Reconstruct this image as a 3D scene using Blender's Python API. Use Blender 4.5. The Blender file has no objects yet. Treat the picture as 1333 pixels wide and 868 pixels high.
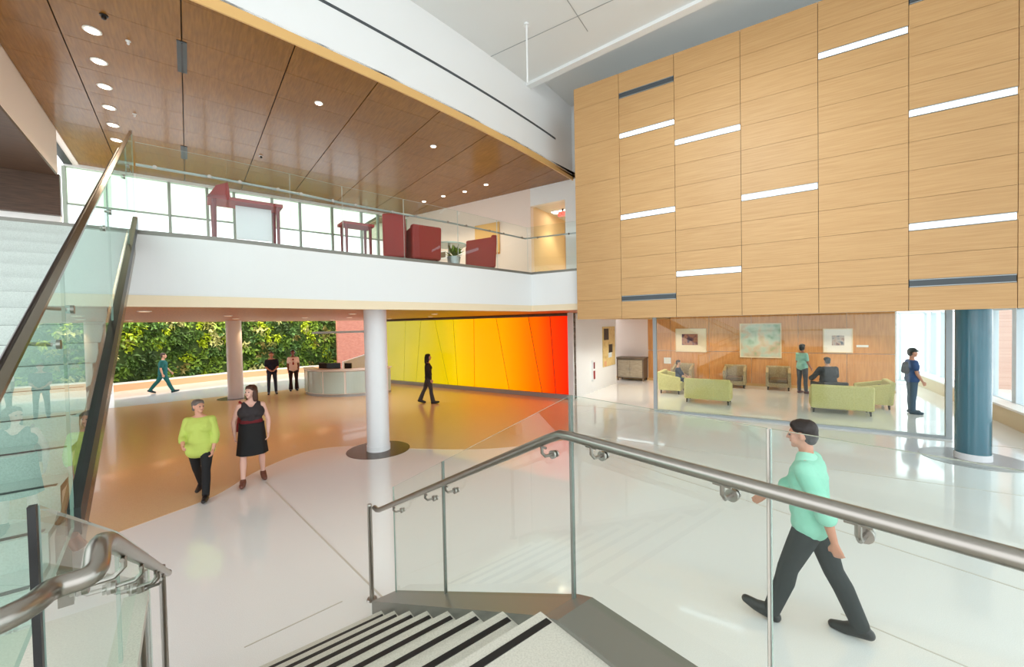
import bpy, bmesh, math, random
from mathutils import Vector, Matrix
random.seed(7)
SC = bpy.context.scene
COL = SC.collection
# ------------------------------------------------------------------ camera, world, exposure
EYE = 2.65; FPX = 530.0; PIT = math.radians(1.2); ROL = math.radians(1.15)
cd = bpy.data.cameras.new('camera'); cam = bpy.data.objects.new('camera', cd); COL.objects.link(cam)
cd.sensor_width = 36.0; cd.lens = FPX / 1333 * 36.0; cd.clip_start = 0.05; cd.clip_end = 300
_F = Vector((0, math.cos(PIT), -math.sin(PIT))); _U0 = Vector((0, math.sin(PIT), math.cos(PIT))); _R0 = Vector((1, 0, 0))
_R = math.cos(ROL) * _R0 - math.sin(ROL) * _U0; _U = math.sin(ROL) * _R0 + math.cos(ROL) * _U0
cam.matrix_world = Matrix(((_R.x, _U.x, -_F.x, 0), (_R.y, _U.y, -_F.y, 0), (_R.z, _U.z, -_F.z, EYE), (0, 0, 0, 1)))
SC.camera = cam
w = bpy.data.worlds.new('sky'); SC.world = w; w.use_nodes = True
w.node_tree.nodes['Background'].inputs[0].default_value = (0.93, 0.97, 1.0, 1)
w.node_tree.nodes['Background'].inputs[1].default_value = 1.5
SC.view_settings.view_transform = 'Standard'; SC.view_settings.look = 'None'
SC.view_settings.gamma = 1.0; SC.view_settings.use_curve_mapping = False
SC.view_settings.exposure = 0.85

# ------------------------------------------------------------------ frames of reference (the plan's two grids)
AA = math.radians(57.0); AD = math.radians(38.5)
dA = Vector((-math.sin(AA), math.cos(AA), 0)); nA = Vector((math.cos(AA), math.sin(AA), 0))
dD = Vector((-math.sin(AD), math.cos(AD), 0)); nD = Vector((math.cos(AD), math.sin(AD), 0))
ZV = Vector((0, 0, 1))
def D(n, d, z): return nD * n + dD * d + ZV * z      # stair grid
def A(n, a, z): return nA * n + dA * a + ZV * z      # clad volume grid

def srgb(r, g, b):
    f = lambda c: (c / 255) / 12.92 if c / 255 <= 0.04045 else ((c / 255 + 0.055) / 1.055) ** 2.4
    return (f(r), f(g), f(b), 1)

# ------------------------------------------------------------------ materials
def mat(name, col, rough=0.5, metal=0.0, spec=0.5, coat=0.0, emit=None, es=0.0):
    m = bpy.data.materials.new(name); m.use_nodes = True
    p = m.node_tree.nodes['Principled BSDF']
    p.inputs['Base Color'].default_value = col; p.inputs['Roughness'].default_value = rough
    p.inputs['Metallic'].default_value = metal; p.inputs['Specular IOR Level'].default_value = spec
    p.inputs['Coat Weight'].default_value = coat
    if emit: p.inputs['Emission Color'].default_value = emit; p.inputs['Emission Strength'].default_value = es
    return m
def noise_mat(name, c1, c2, scale=(1, 1, 1), rotz=0.0, nscale=6.0, detail=4.0, rough=0.5, spec=0.5, coat=0.0, metal=0.0, bump=0.0, rnd=0.0, lo=0.35, hi=0.65, objco=False):
    m = mat(name, c1, rough, metal, spec, coat); nt = m.node_tree; N = nt.nodes; L = nt.links; p = N['Principled BSDF']
    mp = N.new('ShaderNodeMapping'); mp.vector_type = 'POINT'
    if objco:
        tc = N.new('ShaderNodeTexCoord'); src = tc.outputs['Object']
    else:
        g = N.new('ShaderNodeNewGeometry'); src = g.outputs['Position']
    r = N.new('ShaderNodeVectorRotate'); r.rotation_type = 'Z_AXIS'; r.inputs['Angle'].default_value = rotz
    L.new(src, r.inputs['Vector']); L.new(r.outputs[0], mp.inputs['Vector']); mp.inputs['Scale'].default_value = scale
    n = N.new('ShaderNodeTexNoise'); n.inputs['Scale'].default_value = nscale; n.inputs['Detail'].default_value = detail
    L.new(mp.outputs[0], n.inputs['Vector'])
    cr = N.new('ShaderNodeValToRGB'); cr.color_ramp.elements[0].position = lo; cr.color_ramp.elements[1].position = hi
    cr.color_ramp.elements[0].color = c1; cr.color_ramp.elements[1].color = c2
    L.new(n.outputs['Fac'], cr.inputs['Fac'])
    out = cr.outputs['Color']
    if rnd:
        oi = N.new('ShaderNodeObjectInfo'); hs = N.new('ShaderNodeHueSaturation'); ma = N.new('ShaderNodeMapRange')
        ma.inputs['To Min'].default_value = 1 - rnd; ma.inputs['To Max'].default_value = 1 + rnd
        L.new(oi.outputs['Random'], ma.inputs['Value']); L.new(ma.outputs[0], hs.inputs['Value']); L.new(out, hs.inputs['Color']); out = hs.outputs['Color']
    L.new(out, p.inputs['Base Color'])
    if bump:
        b = N.new('ShaderNodeBump'); b.inputs['Strength'].default_value = bump; b.inputs['Distance'].default_value = 0.01
        L.new(n.outputs['Fac'], b.inputs['Height']); L.new(b.outputs[0], p.inputs['Normal'])
    return m
def glass_mat(name, tint, strength=1.0):
    m = bpy.data.materials.new(name); m.use_nodes = True; nt = m.node_tree; N = nt.nodes; L = nt.links; N.clear()
    o = N.new('ShaderNodeOutputMaterial'); mx = N.new('ShaderNodeMixShader'); t = N.new('ShaderNodeBsdfTransparent'); g = N.new('ShaderNodeBsdfGlossy')
    t.inputs[0].default_value = tint; g.inputs['Roughness'].default_value = 0.0; g.inputs[0].default_value = (0.92, 1, 0.97, 1)
    fr = N.new('ShaderNodeFresnel'); fr.inputs[0].default_value = 1.52
    ge = N.new('ShaderNodeNewGeometry'); s = N.new('ShaderNodeMath'); s.operation = 'SUBTRACT'; s.inputs[0].default_value = strength
    L.new(ge.outputs['Backfacing'], s.inputs[1]); k = N.new('ShaderNodeMath'); k.operation = 'MULTIPLY'; k.use_clamp = True
    L.new(fr.outputs[0], k.inputs[0]); L.new(s.outputs[0], k.inputs[1]); L.new(k.outputs[0], mx.inputs[0])
    L.new(t.outputs[0], mx.inputs[1]); L.new(g.outputs[0], mx.inputs[2]); L.new(mx.outputs[0], o.inputs[0])
    return m
M = {}
M['white'] = mat('white_paint', srgb(236, 238, 238), 0.55)
M['white_gloss'] = mat('white_column_paint', srgb(238, 240, 242), 0.35)
M['ceil'] = mat('ceiling_white', srgb(226, 228, 226), 0.8)
M['cream'] = mat('cream_paint', srgb(226, 206, 170), 0.6)
M['blush'] = mat('blush_white_paint', srgb(236, 222, 212), 0.6)
M['steel'] = mat('brushed_steel', srgb(156, 151, 144), 0.28, 1.0)
M['cap'] = mat('cap_rail_steel', srgb(120, 112, 98), 0.22, 1.0)
M['steel_dark'] = mat('dark_bronze_metal', srgb(58, 52, 46), 0.3, 0.9)
M['stringer'] = mat('grey_painted_steel', srgb(128, 126, 118), 0.35, 0.3)
M['bronze'] = mat('bronze_plate', srgb(128, 112, 92), 0.25, 0.7)
M['black'] = mat('black_rubber', srgb(20, 21, 22), 0.4)
M['joint'] = mat('dark_joint', srgb(84, 66, 46), 0.7)
M['grey_alu'] = mat('grey_aluminium', srgb(168, 174, 176), 0.4, 0.5)
M['pale_alu'] = mat('pale_blue_aluminium', srgb(214, 226, 232), 0.45)
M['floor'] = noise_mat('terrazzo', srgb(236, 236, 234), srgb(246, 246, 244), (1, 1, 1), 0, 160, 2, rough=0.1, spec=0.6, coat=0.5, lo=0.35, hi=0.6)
M['floor_tan'] = noise_mat('tan_terrazzo_warm_shade', srgb(208, 174, 132), srgb(222, 190, 148), (1, 1, 1), 0, 160, 2, rough=0.22, spec=0.6, coat=0.15, lo=0.35, hi=0.6)  # tan stone whose tone also carries warm shade and soffit reflection
M['tread'] = noise_mat('terrazzo_tread', srgb(196, 192, 180), srgb(210, 206, 194), (1, 1, 1), 0, 130, 2, rough=0.35, lo=0.35, hi=0.6)
M['riser'] = noise_mat('pale_grey_terrazzo_riser', srgb(186, 194, 188), srgb(200, 207, 202), (1, 1, 1), 0, 130, 2, rough=0.35, lo=0.35, hi=0.6)
M['strip'] = mat('floor_divider_strip', srgb(202, 196, 184), 0.3)
M['disc'] = mat('bronze_floor_disc', srgb(84, 70, 54), 0.25, 0.2)
M['disc_grey'] = mat('grey_floor_disc', srgb(150, 150, 150), 0.3, 0.2)
M['ceil_wood'] = noise_mat('reddish_ceiling_veneer', srgb(124, 80, 27), srgb(146, 99, 40), (14, 1.2, 1), AD * -1, 3, 5, rough=0.22, spec=0.3, coat=0.1, rnd=0.03, lo=0.3, hi=0.7)
M['edge_wood'] = mat('light_wood_trim', srgb(222, 178, 112), 0.4)
M['band_wood'] = mat('pale_wood_band', srgb(240, 222, 190), 0.45)
M['under_wood'] = noise_mat('soffit_veneer', srgb(176, 104, 42), srgb(196, 122, 56), (10, 1, 1), -AD, 3, 4, rough=0.4)
M['dark_wood'] = noise_mat('dark_walnut', srgb(62, 44, 32), srgb(84, 62, 46), (1, 14, 14), -AD, 3, 5, rough=0.4)
M['box_wood'] = noise_mat('maple_cladding', srgb(194, 150, 98), srgb(206, 164, 112), (26, 0.9, 26), -AA, 2.0, 5, rough=0.45, spec=0.4, rnd=0.02, lo=0.3, hi=0.7)
M['wait_wood'] = noise_mat('orange_maple_panelling', srgb(206, 140, 72), srgb(222, 158, 90), (12, 12, 1), -AA, 2, 5, rough=0.3, rnd=0.05)
M['teal'] = mat('teal_column_paint', srgb(58, 110, 126), 0.25, coat=0.6)
M['brick'] = None
M['glass'] = glass_mat('clear_railing_glass', (0.955, 0.985, 0.97, 1))
M['glass_green'] = glass_mat('green_tinted_glass', (0.82, 0.93, 0.885, 1))
M['glass_win'] = glass_mat('window_glass', (0.97, 0.99, 0.99, 1), 0.6)
M['glass_pale'] = glass_mat('pale_green_window_glass', (0.74, 0.8, 0.7, 1), 0.6)
M['glass_edge'] = mat('glass_edge_green', srgb(150, 170, 160), 0.15)
M['glass_edge_pale'] = mat('glass_edge_pale', srgb(196, 206, 200), 0.15)
M['glow_warm'] = mat('lamp_warm', srgb(255, 240, 215), 0.5, emit=(1, 0.82, 0.6, 1), es=6)
M['glow_dim'] = mat('lamp_dim', srgb(255, 230, 200), 0.5, emit=(1, 0.75, 0.5, 1), es=0.5)
M['glow_cool'] = mat('lamp_strip', srgb(240, 248, 255), 0.5, emit=(0.88, 0.96, 1, 1), es=1.1)
M['vent'] = mat('dark_slot', srgb(70, 76, 80), 0.5)
M['green'] = noise_mat('lime_upholstery', srgb(206, 196, 122), srgb(216, 206, 136), (1, 1, 1), 0, 30, rough=0.75, objco=True)
M['beige'] = noise_mat('taupe_upholstery', srgb(158, 138, 100), srgb(182, 162, 124), (1, 1, 1), 0, 25, rough=0.8, objco=True)
M['beige_dark'] = mat('brown_seat_fabric', srgb(112, 88, 56), 0.8)
M['red'] = mat('red_upholstery', srgb(150, 34, 32), 0.6)
M['maroon'] = mat('maroon_frame', srgb(120, 26, 34), 0.5)
M['plum'] = mat('dark_plum_side', srgb(72, 36, 44), 0.6)
M['seal'] = mat('pale_glass_seal', srgb(190, 182, 172), 0.3)
M['aqua'] = mat('aqua_glass_front', srgb(186, 212, 206), 0.12, spec=0.7)
M['desk_white'] = mat('white_counter', srgb(238, 234, 226), 0.3)
M['screen'] = mat('black_plastic', srgb(18, 18, 20), 0.35)
M['cab'] = noise_mat('weathered_grey_wood', srgb(158, 144, 122), srgb(178, 164, 140), (1, 1, 6), 0, 5, rough=0.6)
M['cab_dark'] = mat('cabinet_frame_brown', srgb(110, 94, 76), 0.6)
M['planter'] = mat('terracotta_kerb', srgb(216, 164, 122), 0.5)
M['soil'] = mat('dark_plant_backing', srgb(62, 80, 30), 0.9)
M['concrete'] = mat('pale_paving', srgb(232, 232, 230), 0.9)
M['grey_out'] = mat('grey_outside_cladding', srgb(120, 114, 108), 0.8)
def brick_mat(name, c1, c2, mortar, sc=1.0, ang=0.0):
    m = mat(name, c1, 0.8); nt = m.node_tree; N = nt.nodes; L = nt.links
    g = N.new('ShaderNodeNewGeometry'); r = N.new('ShaderNodeVectorRotate'); r.rotation_type = 'Z_AXIS'; r.inputs['Angle'].default_value = ang
    L.new(g.outputs['Position'], r.inputs['Vector']); sp = N.new('ShaderNodeSeparateXYZ'); L.new(r.outputs[0], sp.inputs[0])
    cb = N.new('ShaderNodeCombineXYZ'); L.new(sp.outputs[0], cb.inputs[0]); L.new(sp.outputs[2], cb.inputs[1])
    b = N.new('ShaderNodeTexBrick'); b.inputs['Scale'].default_value = 4.5 * sc; b.inputs['Color1'].default_value = c1; b.inputs['Color2'].default_value = c2; b.inputs['Mortar'].default_value = mortar
    b.inputs['Mortar Size'].default_value = 0.012
    L.new(cb.outputs[0], b.inputs['Vector']); L.new(b.outputs['Color'], N['Principled BSDF'].inputs['Base Color']); return m
M['brick'] = brick_mat('pink_brick', srgb(176, 104, 84), srgb(192, 122, 100), srgb(196, 160, 144), 1, -AD)
M['brick_out'] = brick_mat('outside_brick', srgb(196, 150, 130), srgb(206, 166, 146), srgb(220, 200, 188), 1, -AA)

# ------------------------------------------------------------------ mesh helpers
class MB:
    def __init__(s): s.v = []; s.f = []; s.mi = []; s.mats = []
    def _m(s, m):
        if m not in s.mats: s.mats.append(m)
        return s.mats.index(m)
    def add(s, verts, faces, m):
        o = len(s.v); s.v += [Vector(v) for v in verts]; i = s._m(m)
        for f in faces: s.f.append(tuple(o + k for k in f)); s.mi.append(i)
        return s
    def hexa(s, b, t, m):                       # bottom 4, top 4
        return s.add(list(b) + list(t), [(3, 2, 1, 0), (4, 5, 6, 7), (0, 1, 5, 4), (1, 2, 6, 5), (2, 3, 7, 6), (3, 0, 4, 7)], m)
    def box(s, fr, n0, n1, d0, d1, z0, z1, m):
        c = [(n0, d0), (n1, d0), (n1, d1), (n0, d1)]
        return s.hexa([fr(a, b, z0) for a, b in c], [fr(a, b, z1) for a, b in c], m)
    def slab(s, poly, vec, m, rim=None):        # polygon pushed along vec; rim faces may differ
        n = len(poly); vec = Vector(vec); p = [Vector(q) for q in poly]
        s.add(p + [q + vec for q in p], [tuple(reversed(range(n))), tuple(range(n, 2 * n))], m)
        o = len(s.v) - 2 * n; i = s._m(rim or m)
        for k in range(n):
            j = (k + 1) % n; s.f.append((o + k, o + j, o + n + j, o + n + k)); s.mi.append(i)
        return s
    def tube(s, pts, r, m, seg=10, caps=True):
        pts = [Vector(p) for p in pts]; rs = r if isinstance(r, (list, tuple)) else [r] * len(pts); o = len(s.v); i = s._m(m); up = None
        for k, p in enumerate(pts):
            t = (pts[min(k + 1, len(pts) - 1)] - pts[max(k - 1, 0)]).normalized()
            if up is None: up = t.orthogonal().normalized()
            a = (up - t * up.dot(t)).normalized(); up = a; b = t.cross(a)
            for q in range(seg):
                an = 2 * math.pi * q / seg; s.v.append(p + (a * math.cos(an) + b * math.sin(an)) * rs[k])
        for k in range(len(pts) - 1):
            for q in range(seg):
                q2 = (q + 1) % seg; s.f.append((o + k * seg + q, o + k * seg + q2, o + (k + 1) * seg + q2, o + (k + 1) * seg + q)); s.mi.append(i)
        if caps:
            s.f.append(tuple(o + q for q in reversed(range(seg)))); s.mi.append(i)
            e = o + (len(pts) - 1) * seg; s.f.append(tuple(e + q for q in range(seg))); s.mi.append(i)
        return s
    def lathe(s, c, prof, m, seg=32, axis=ZV):   # profile [(r, h)] about an axis through c
        c = Vector(c); return s.tube([c + axis * h for r, h in prof], [r for r, h in prof], m, seg)
    def build(s, name, parent=None, root=None, smooth=False, bevel=0.0, seg=2):
        me = bpy.data.meshes.new(name); o = Vector(root) if root is not None else (world_loc(parent) if parent else Vector((0, 0, 0)))
        me.from_pydata([v - o for v in s.v], [], s.f)
        for m in s.mats: me.materials.append(m)
        for p, i in zip(me.polygons, s.mi): p.material_index = i
        bm = bmesh.new(); bm.from_mesh(me); bmesh.ops.recalc_face_normals(bm, faces=bm.faces); bm.to_mesh(me); bm.free()
        if smooth:
            for p in me.polygons: p.use_smooth = True
            try: me.set_sharp_from_angle(angle=math.radians(40))
            except Exception: pass
        ob = bpy.data.objects.new(name, me); COL.objects.link(ob)
        if parent: ob.parent = parent
        else: ob.location = o
        if bevel:
            b = ob.modifiers.new('bevel', 'BEVEL'); b.width = bevel; b.segments = seg; b.limit_method = 'ANGLE'
        return ob
def world_loc(o):
    v = Vector((0, 0, 0))
    while o: v += o.location; o = o.parent
    return v
def tag(o, label=None, cat=None, group=None, kind=None):
    if label: o['label'] = label
    if cat: o['category'] = cat
    if group: o['group'] = group
    if kind: o['kind'] = kind
    return o
def struct(o, label, cat): return tag(o, label, cat, kind='structure')
def thing(name, label, cat, loc, group=None, rz=0.0):
    o = bpy.data.objects.new(name, None); o.empty_display_size = 0.1; COL.objects.link(o); o.location = loc; o.rotation_euler = (0, 0, rz)
    return tag(o, label, cat, group)
def dup(root, loc, rz=None, label=None, group=None):
    def cp(o, par):
        c = o.copy(); COL.objects.link(c)
        if par: c.parent = par
        for ch in list(o.children): cp(ch, c)
        return c
    r = cp(root, None); r.location = loc
    if rz is not None: r.rotation_euler = (0, 0, rz)
    if label: r['label'] = label
    if group: r['group'] = group
    return r
def clip(poly, n, c):                            # keep the side n.p <= c (2D)
    out = []
    for i in range(len(poly)):
        a, b = poly[i], poly[(i + 1) % len(poly)]; da = a[0] * n[0] + a[1] * n[1] - c; db = b[0] * n[0] + b[1] * n[1] - c
        if da <= 0: out.append(a)
        if (da < 0 < db) or (db < 0 < da): t = da / (da - db); out.append((a[0] + (b[0] - a[0]) * t, a[1] + (b[1] - a[1]) * t))
    return out
def lerp_curve(pts, n):                          # Catmull-Rom through points
    P = [Vector(p) for p in pts]; P = [2 * P[0] - P[1]] + P + [2 * P[-1] - P[-2]]; out = []
    for i in range(1, len(P) - 2):
        for k in range(n):
            t = k / n; a, b, c, d = P[i - 1:i + 3]
            out.append(0.5 * ((2 * b) + (c - a) * t + (2 * a - 5 * b + 4 * c - d) * t * t + (3 * b - a - 3 * c + d) * t ** 3))
    out.append(P[-2]); return out

# ================================================================== STRUCTURE
b = MB(); b.box(lambda x, y, z: Vector((x, y, z)), -32, 26, -9, 42, -0.2, 0, M['floor'])
floor = struct(b.build('floor'), 'polished cream terrazzo lobby floor', 'floor')
b = MB(); b.box(lambda x, y, z: Vector((x, y, z)), -140, 140, -60, 200, -0.4, -0.22, M['concrete'])
struct(b.build('ground'), 'pale paving outside the building', 'ground')
def strip(p, q, wd=0.02):
    p = Vector(p); q = Vector(q); t = (q - p).normalized().cross(ZV) * wd / 2
    m = MB(); m.slab([p - t, q - t, q + t, p + t], (0, 0, 0.003), M['strip']); m.build('divider_strip', floor)
strip((-4.35, 7.05, 0), (-1.3, 3.92, 0)); strip((-2.29, 3.35, 0), (-1.70, 3.90, 0), 0.012); strip(A(12.2, 5.9, 0), A(12.2, -4.9, 0), 0.03)
strip(A(9.0, 4, 0), A(9.0, -6, 0)); strip((1.5, 8.6, 0), (6.2, 2.0, 0)); strip(D(9.5, 16, 0), D(-2, 16, 0)); strip((2.9, 3.6, 0), (3.9, 2.4, 0), 0.012)

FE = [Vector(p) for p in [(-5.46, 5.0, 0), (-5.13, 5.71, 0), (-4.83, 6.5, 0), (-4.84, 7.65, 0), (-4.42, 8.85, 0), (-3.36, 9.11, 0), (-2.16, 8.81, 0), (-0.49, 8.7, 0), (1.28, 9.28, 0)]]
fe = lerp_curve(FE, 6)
b = MB(); b.slab(fe + [A(13.0, 6.1, 0), A(13.0, 15.5, 0), D(7.6, 19.9, 0), D(2.0, 20.2, 0), D(-3.15, 20.0, 0)], (0, 0, 0.004), M['floor_tan']); tag(b.build('floor_field', floor), 'tan terrazzo field with curved border, warm shade and reflection put into its colour')
# ---- mezzanine slab
EDGE = [D(-2.3, 7.5, 0), D(-0.61, 7.52, 0), D(0.52, 7.5, 0), D(2.28, 7.72, 0), D(4.83, 7.9, 0), D(7.26, 8.24, 0)]
edge = lerp_curve(EDGE, 5)
ret = A(9.56, 4.16, 0)
poly = edge + [ret, A(19.3, 4.16, 0), A(19.3, 6.3, 0), A(16.9, 6.9, 0), A(13.2, 15.9, 0), D(8.0, 21.4, 0), D(-3.2, 20.6, 0), D(-3.2, 7.5, 0)]
def zpoly(p, z): return [Vector((q.x, q.y, z)) for q in p]
b = MB(); b.slab(zpoly(poly, 3.06), (0, 0, 0.93), M['white']); mz = struct(b.build('floor_mezzanine'), 'white edged mezzanine floor slab over the lobby', 'mezzanine')
b = MB(); b.slab(zpoly(poly, 3.03), (0, 0, 0.03), M['under_wood']); sof = b.build('soffit', mz)
# wood band under the white fascia, steel shoe on top
def ribbon(path, z0, z1, th, m, name, parent=None, closed=False):
    mb = MB(); P = [Vector(p) for p in path]; n = len(P); off = []
    for i in range(n):
        t = (P[min(i + 1, n - 1)] - P[max(i - 1, 0)]); t.z = 0; t.normalize(); off.append(t.cross(ZV))
    a = [p + o * 0 for p, o in zip(P, off)]; c = [p + o * th for p, o in zip(P, off)]
    for i in range(n - 1):
        mb.hexa([Vector((q.x, q.y, z0)) for q in (a[i], a[i + 1], c[i + 1], c[i])], [Vector((q.x, q.y, z1)) for q in (a[i], a[i + 1], c[i + 1], c[i])], m)
    o = mb.build(name, parent)
    bm = bmesh.new(); bm.from_mesh(o.data); bmesh.ops.remove_doubles(bm, verts=bm.verts, dist=1e-4); bm.to_mesh(o.data); bm.free()
    return o
front = edge[6:] + [ret]
full = edge + [ret]
tag(ribbon(full, 3.0, 3.16, 0.012, M['band_wood'], 'wood_band', mz), 'pale wood band along the bottom of the fascia')
tag(ribbon(full, 3.99, 4.05, -0.05, M['stringer'], 'edge_shoe', mz), 'grey steel shoe along the top of the fascia')
b = MB(); b.box(A, 13.02, 13.3, 6.0, 15.6, 3.0, 3.02, M['under_wood'])

# ---- upper storey: curved white bulkhead, wood ceiling, atrium ceilings
UE = [D(n_, 0.01152 * n_ * n_ + 0.0835 * n_ + 6.596, 0) for n_ in (-3.2, -1.2, 0.2, 1.5, 3.0, 4.5, 6.0, 7.5, 9.12)]
ue = lerp_curve(UE, 6)
ZC = 6.9
out_poly = [(p.dot(nD), p.dot(dD)) for p in ue] + [(A(11.12, 4.9, 0).dot(nD), A(11.12, 4.9, 0).dot(dD)), (A(11.12, 14.5, 0).dot(nD), A(11.12, 14.5, 0).dot(dD)), (6.0, 14.9), (-2.28, 14.9), (-2.28, 6.6)]
b = MB(); b.slab([D(n, d, ZC + 0.05) for n, d in out_poly], (0, 0, 0.1), M['joint'])
cw = struct(b.build('ceiling_mezzanine'), 'reddish wood panelled ceiling over the mezzanine', 'ceiling')
ns = [-2.28, -1.28, 0.05, 1.38, 2.7, 4.02, 5.35, 6.7, 8.0, 9.4]; ds = [5.9, 6.75, 7.62, 8.5, 9.38, 10.25, 11.1, 12.0, 12.9, 13.8, 14.7, 15.6, 16.4, 17.2]
for i in range(len(ns) - 1):
    for j in range(len(ds) - 1):
        g = 0.008; gz = 0.002
        q = out_poly
        for n_, c_ in (((1, 0), ns[i + 1] - g), ((-1, 0), -(ns[i] + g)), ((0, 1), ds[j + 1] - gz), ((0, -1), -(ds[j] + gz))): q = clip(q, n_, c_) if q else q
        ar = 0
        for k in range(len(q)):
            a_, b_ = q[k], q[(k + 1) % len(q)]; ar += a_[0] * b_[1] - a_[1] * b_[0]
        if len(q) > 2 and abs(ar) > 0.02:
            mb = MB(); mb.slab([D(n, d, ZC) for n, d in q], (0, 0, 0.05), M['ceil_wood']); mb.build('panel', cw)
tag(ribbon(ue[3:], ZC - 0.05, ZC + 0.1, 0.03, M['edge_wood'], 'edge_trim', cw), 'light wood trim along the curved ceiling edge')
# white bulkhead above the wood edge
def shell(path, z0, z1, th, m, name):
    return ribbon(path, z0, z1, th, m, name)
bh = struct(shell(ue, ZC + 0.1, 9.0, -0.25, M['white'], 'wall_bulkhead'), 'white curved bulkhead wall above the wood ceiling', 'wall')
pin = [p + (p - p) for p in ue]
sl = []
for i, p in enumerate(ue[12:45]):
    sl.append(p)
tag(ribbon(sl, 7.7, 7.75, 0.006, M['vent'], 'slot_diffuser', bh), 'dark grey linear air slot')
# atrium ceiling, lower panel and raised part next to the clad volume
step0, step1 = A(8.25, 5.2, 0), A(7.9, 0.5, 0)
b = MB(); b.slab([Vector((p.x, p.y, 8.62)) for p in [A(8.88, 5.6, 0), A(7.55, -7, 0), A(-5, -7, 0), A(-5, 12, 0), A(2, 9, 0)]], (0, 0, 0.15), M['ceil'])
at = struct(b.build('ceiling_atrium'), 'flat white ceiling over the tall atrium', 'ceiling')
for n_ in (1.5, 4.5, 7.5):
    mb = MB(); mb.box(A, n_ - 0.006, n_ + 0.006, -6, 6 if n_ > 5 else 5, 8.612, 8.619, M['grey_alu']); mb.build('ceiling_joint', at)
for a_ in (3.2, 0.2, -2.8):
    mb = MB(); mb.box(A, -3, 8.0, a_ - 0.006, a_ + 0.006, 8.612, 8.619, M['grey_alu']); mb.build('ceiling_joint', at)
b = MB(); b.slab([Vector((p.x, p.y, 9.0)) for p in [A(8.9, 6.5, 0), A(7.5, -7, 0), A(12.5, -7, 0), A(12.5, 6.5, 0)]], (0, 0, 0.15), M['ceil'])
struct(b.build('ceiling_raised'), 'raised grey ceiling strip above the wood clad volume', 'ceiling')
mb = MB(); mb.slab([Vector((p.x, p.y, 8.55)) for p in [A(8.85, 5.6, 0), A(7.52, -7, 0), A(7.7, -7, 0), A(9.03, 5.6, 0)]], (0, 0, 0.45), M['white'])
struct(mb.build('trim_1'), 'white step beam between the two atrium ceilings', 'trim')
# pilaster left of clad volume
b = MB(); b.box(A, 11.13, 11.5, 4.16, 5.2, 6.4, 9.0, M['white']); b.box(A, 11.0, 11.3, 4.16, 4.62, 4.0, 9.0, M['white'])
struct(b.build('wall_pilaster'), 'white pilaster beside the clad volume', 'wall')

# ---- mezzanine back wall with corridor opening
b = MB()
b.box(A, 11.12, 11.3, 6.44, 14.6, 4.0, 6.95, M['blush']); b.box(A, 11.12, 11.3, 4.16, 5.25, 4.0, 6.95, M['white']); b.box(A, 11.12, 11.3, 5.25, 6.44, 6.35, 6.95, M['white'])
mw = struct(b.build('wall_mezzanine'), 'white wall at the back of the mezzanine with corridor opening', 'wall')
b = MB(); b.box(A, 11.3, 17.0, 6.44, 6.6, 4.0, 6.5, M['cream']); b.box(A, 11.3, 17.0, 5.0, 5.2, 4.0, 6.5, M['cream']); b.box(A, 17.0, 17.2, 5.0, 6.6, 4.0, 6.5, M['cream']); b.box(A, 11.3, 17.2, 5.0, 6.6, 6.4, 6.5, M['ceil'])
struct(b.build('wall_corridor'), 'cream corridor walls beyond the mezzanine opening', 'wall')
b = MB(); b.box(A, 13.6, 16.98, 6.36, 6.43, 4.0, 6.3, M['edge_wood'])
struct(b.build('trim_2'), 'light wood wainscot inside the corridor', 'trim')
b = MB(); b.box(A, 16.94, 16.99, 5.45, 6.2, 4.0, 6.1, mat('brown_door', srgb(120, 78, 34), 0.5)); dr = struct(b.build('door_1'), 'brown wood door at the end of the corridor', 'door')
b = MB(); b.tube([A(16.93, 5.55, 5.0), A(16.87, 5.55, 5.0), A(16.87, 5.68, 5.0)], 0.012, M['steel']); b.build('door_handle', dr)

# ---- mezzanine window wall (dD = 17.2), white sky beyond
b = MB(); b.box(D, -2.3, 7.2, 14.8, 15.0, 4.0, 4.25, M['white']); b.box(D, -2.3, 7.2, 14.8, 14.95, 6.82, 6.95, M['ceil'])
struct(b.build('wall_glazed'), 'white sill and head of the mezzanine window wall', 'wall')
mull = mat('grey_green_mullion', srgb(150, 160, 146), 0.5)
mxs = [-2.3, -1.5, -0.3, 0.55, 1.2, 2.2, 3.0, 4.0, 5.0, 5.6, 6.5, 7.2]
for i in range(len(mxs) - 1):
    b = MB(); b.box(D, mxs[i] - 0.035, mxs[i] + 0.035, 14.82, 14.94, 4.25, 6.82, mull); b.box(D, mxs[i] + 0.035, mxs[i + 1] - 0.035, 14.84, 14.92, 5.88, 5.92, mull)
    wn = struct(b.build('window_%d' % (i + 1)), 'tall mezzanine window bay with grey green frame', 'window')
    b = MB(); b.box(D, mxs[i] + 0.035, mxs[i + 1] - 0.035, 14.87, 14.885, 4.25, 5.88, M['glass_win']); b.build('pane', wn)
    b = MB(); b.box(D, mxs[i] + 0.035, mxs[i + 1] - 0.035, 14.87, 14.885, 5.92, 6.82, M['glass_pale']); tag(b.build('pane', wn), 'pale green tinted upper pane')
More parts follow.
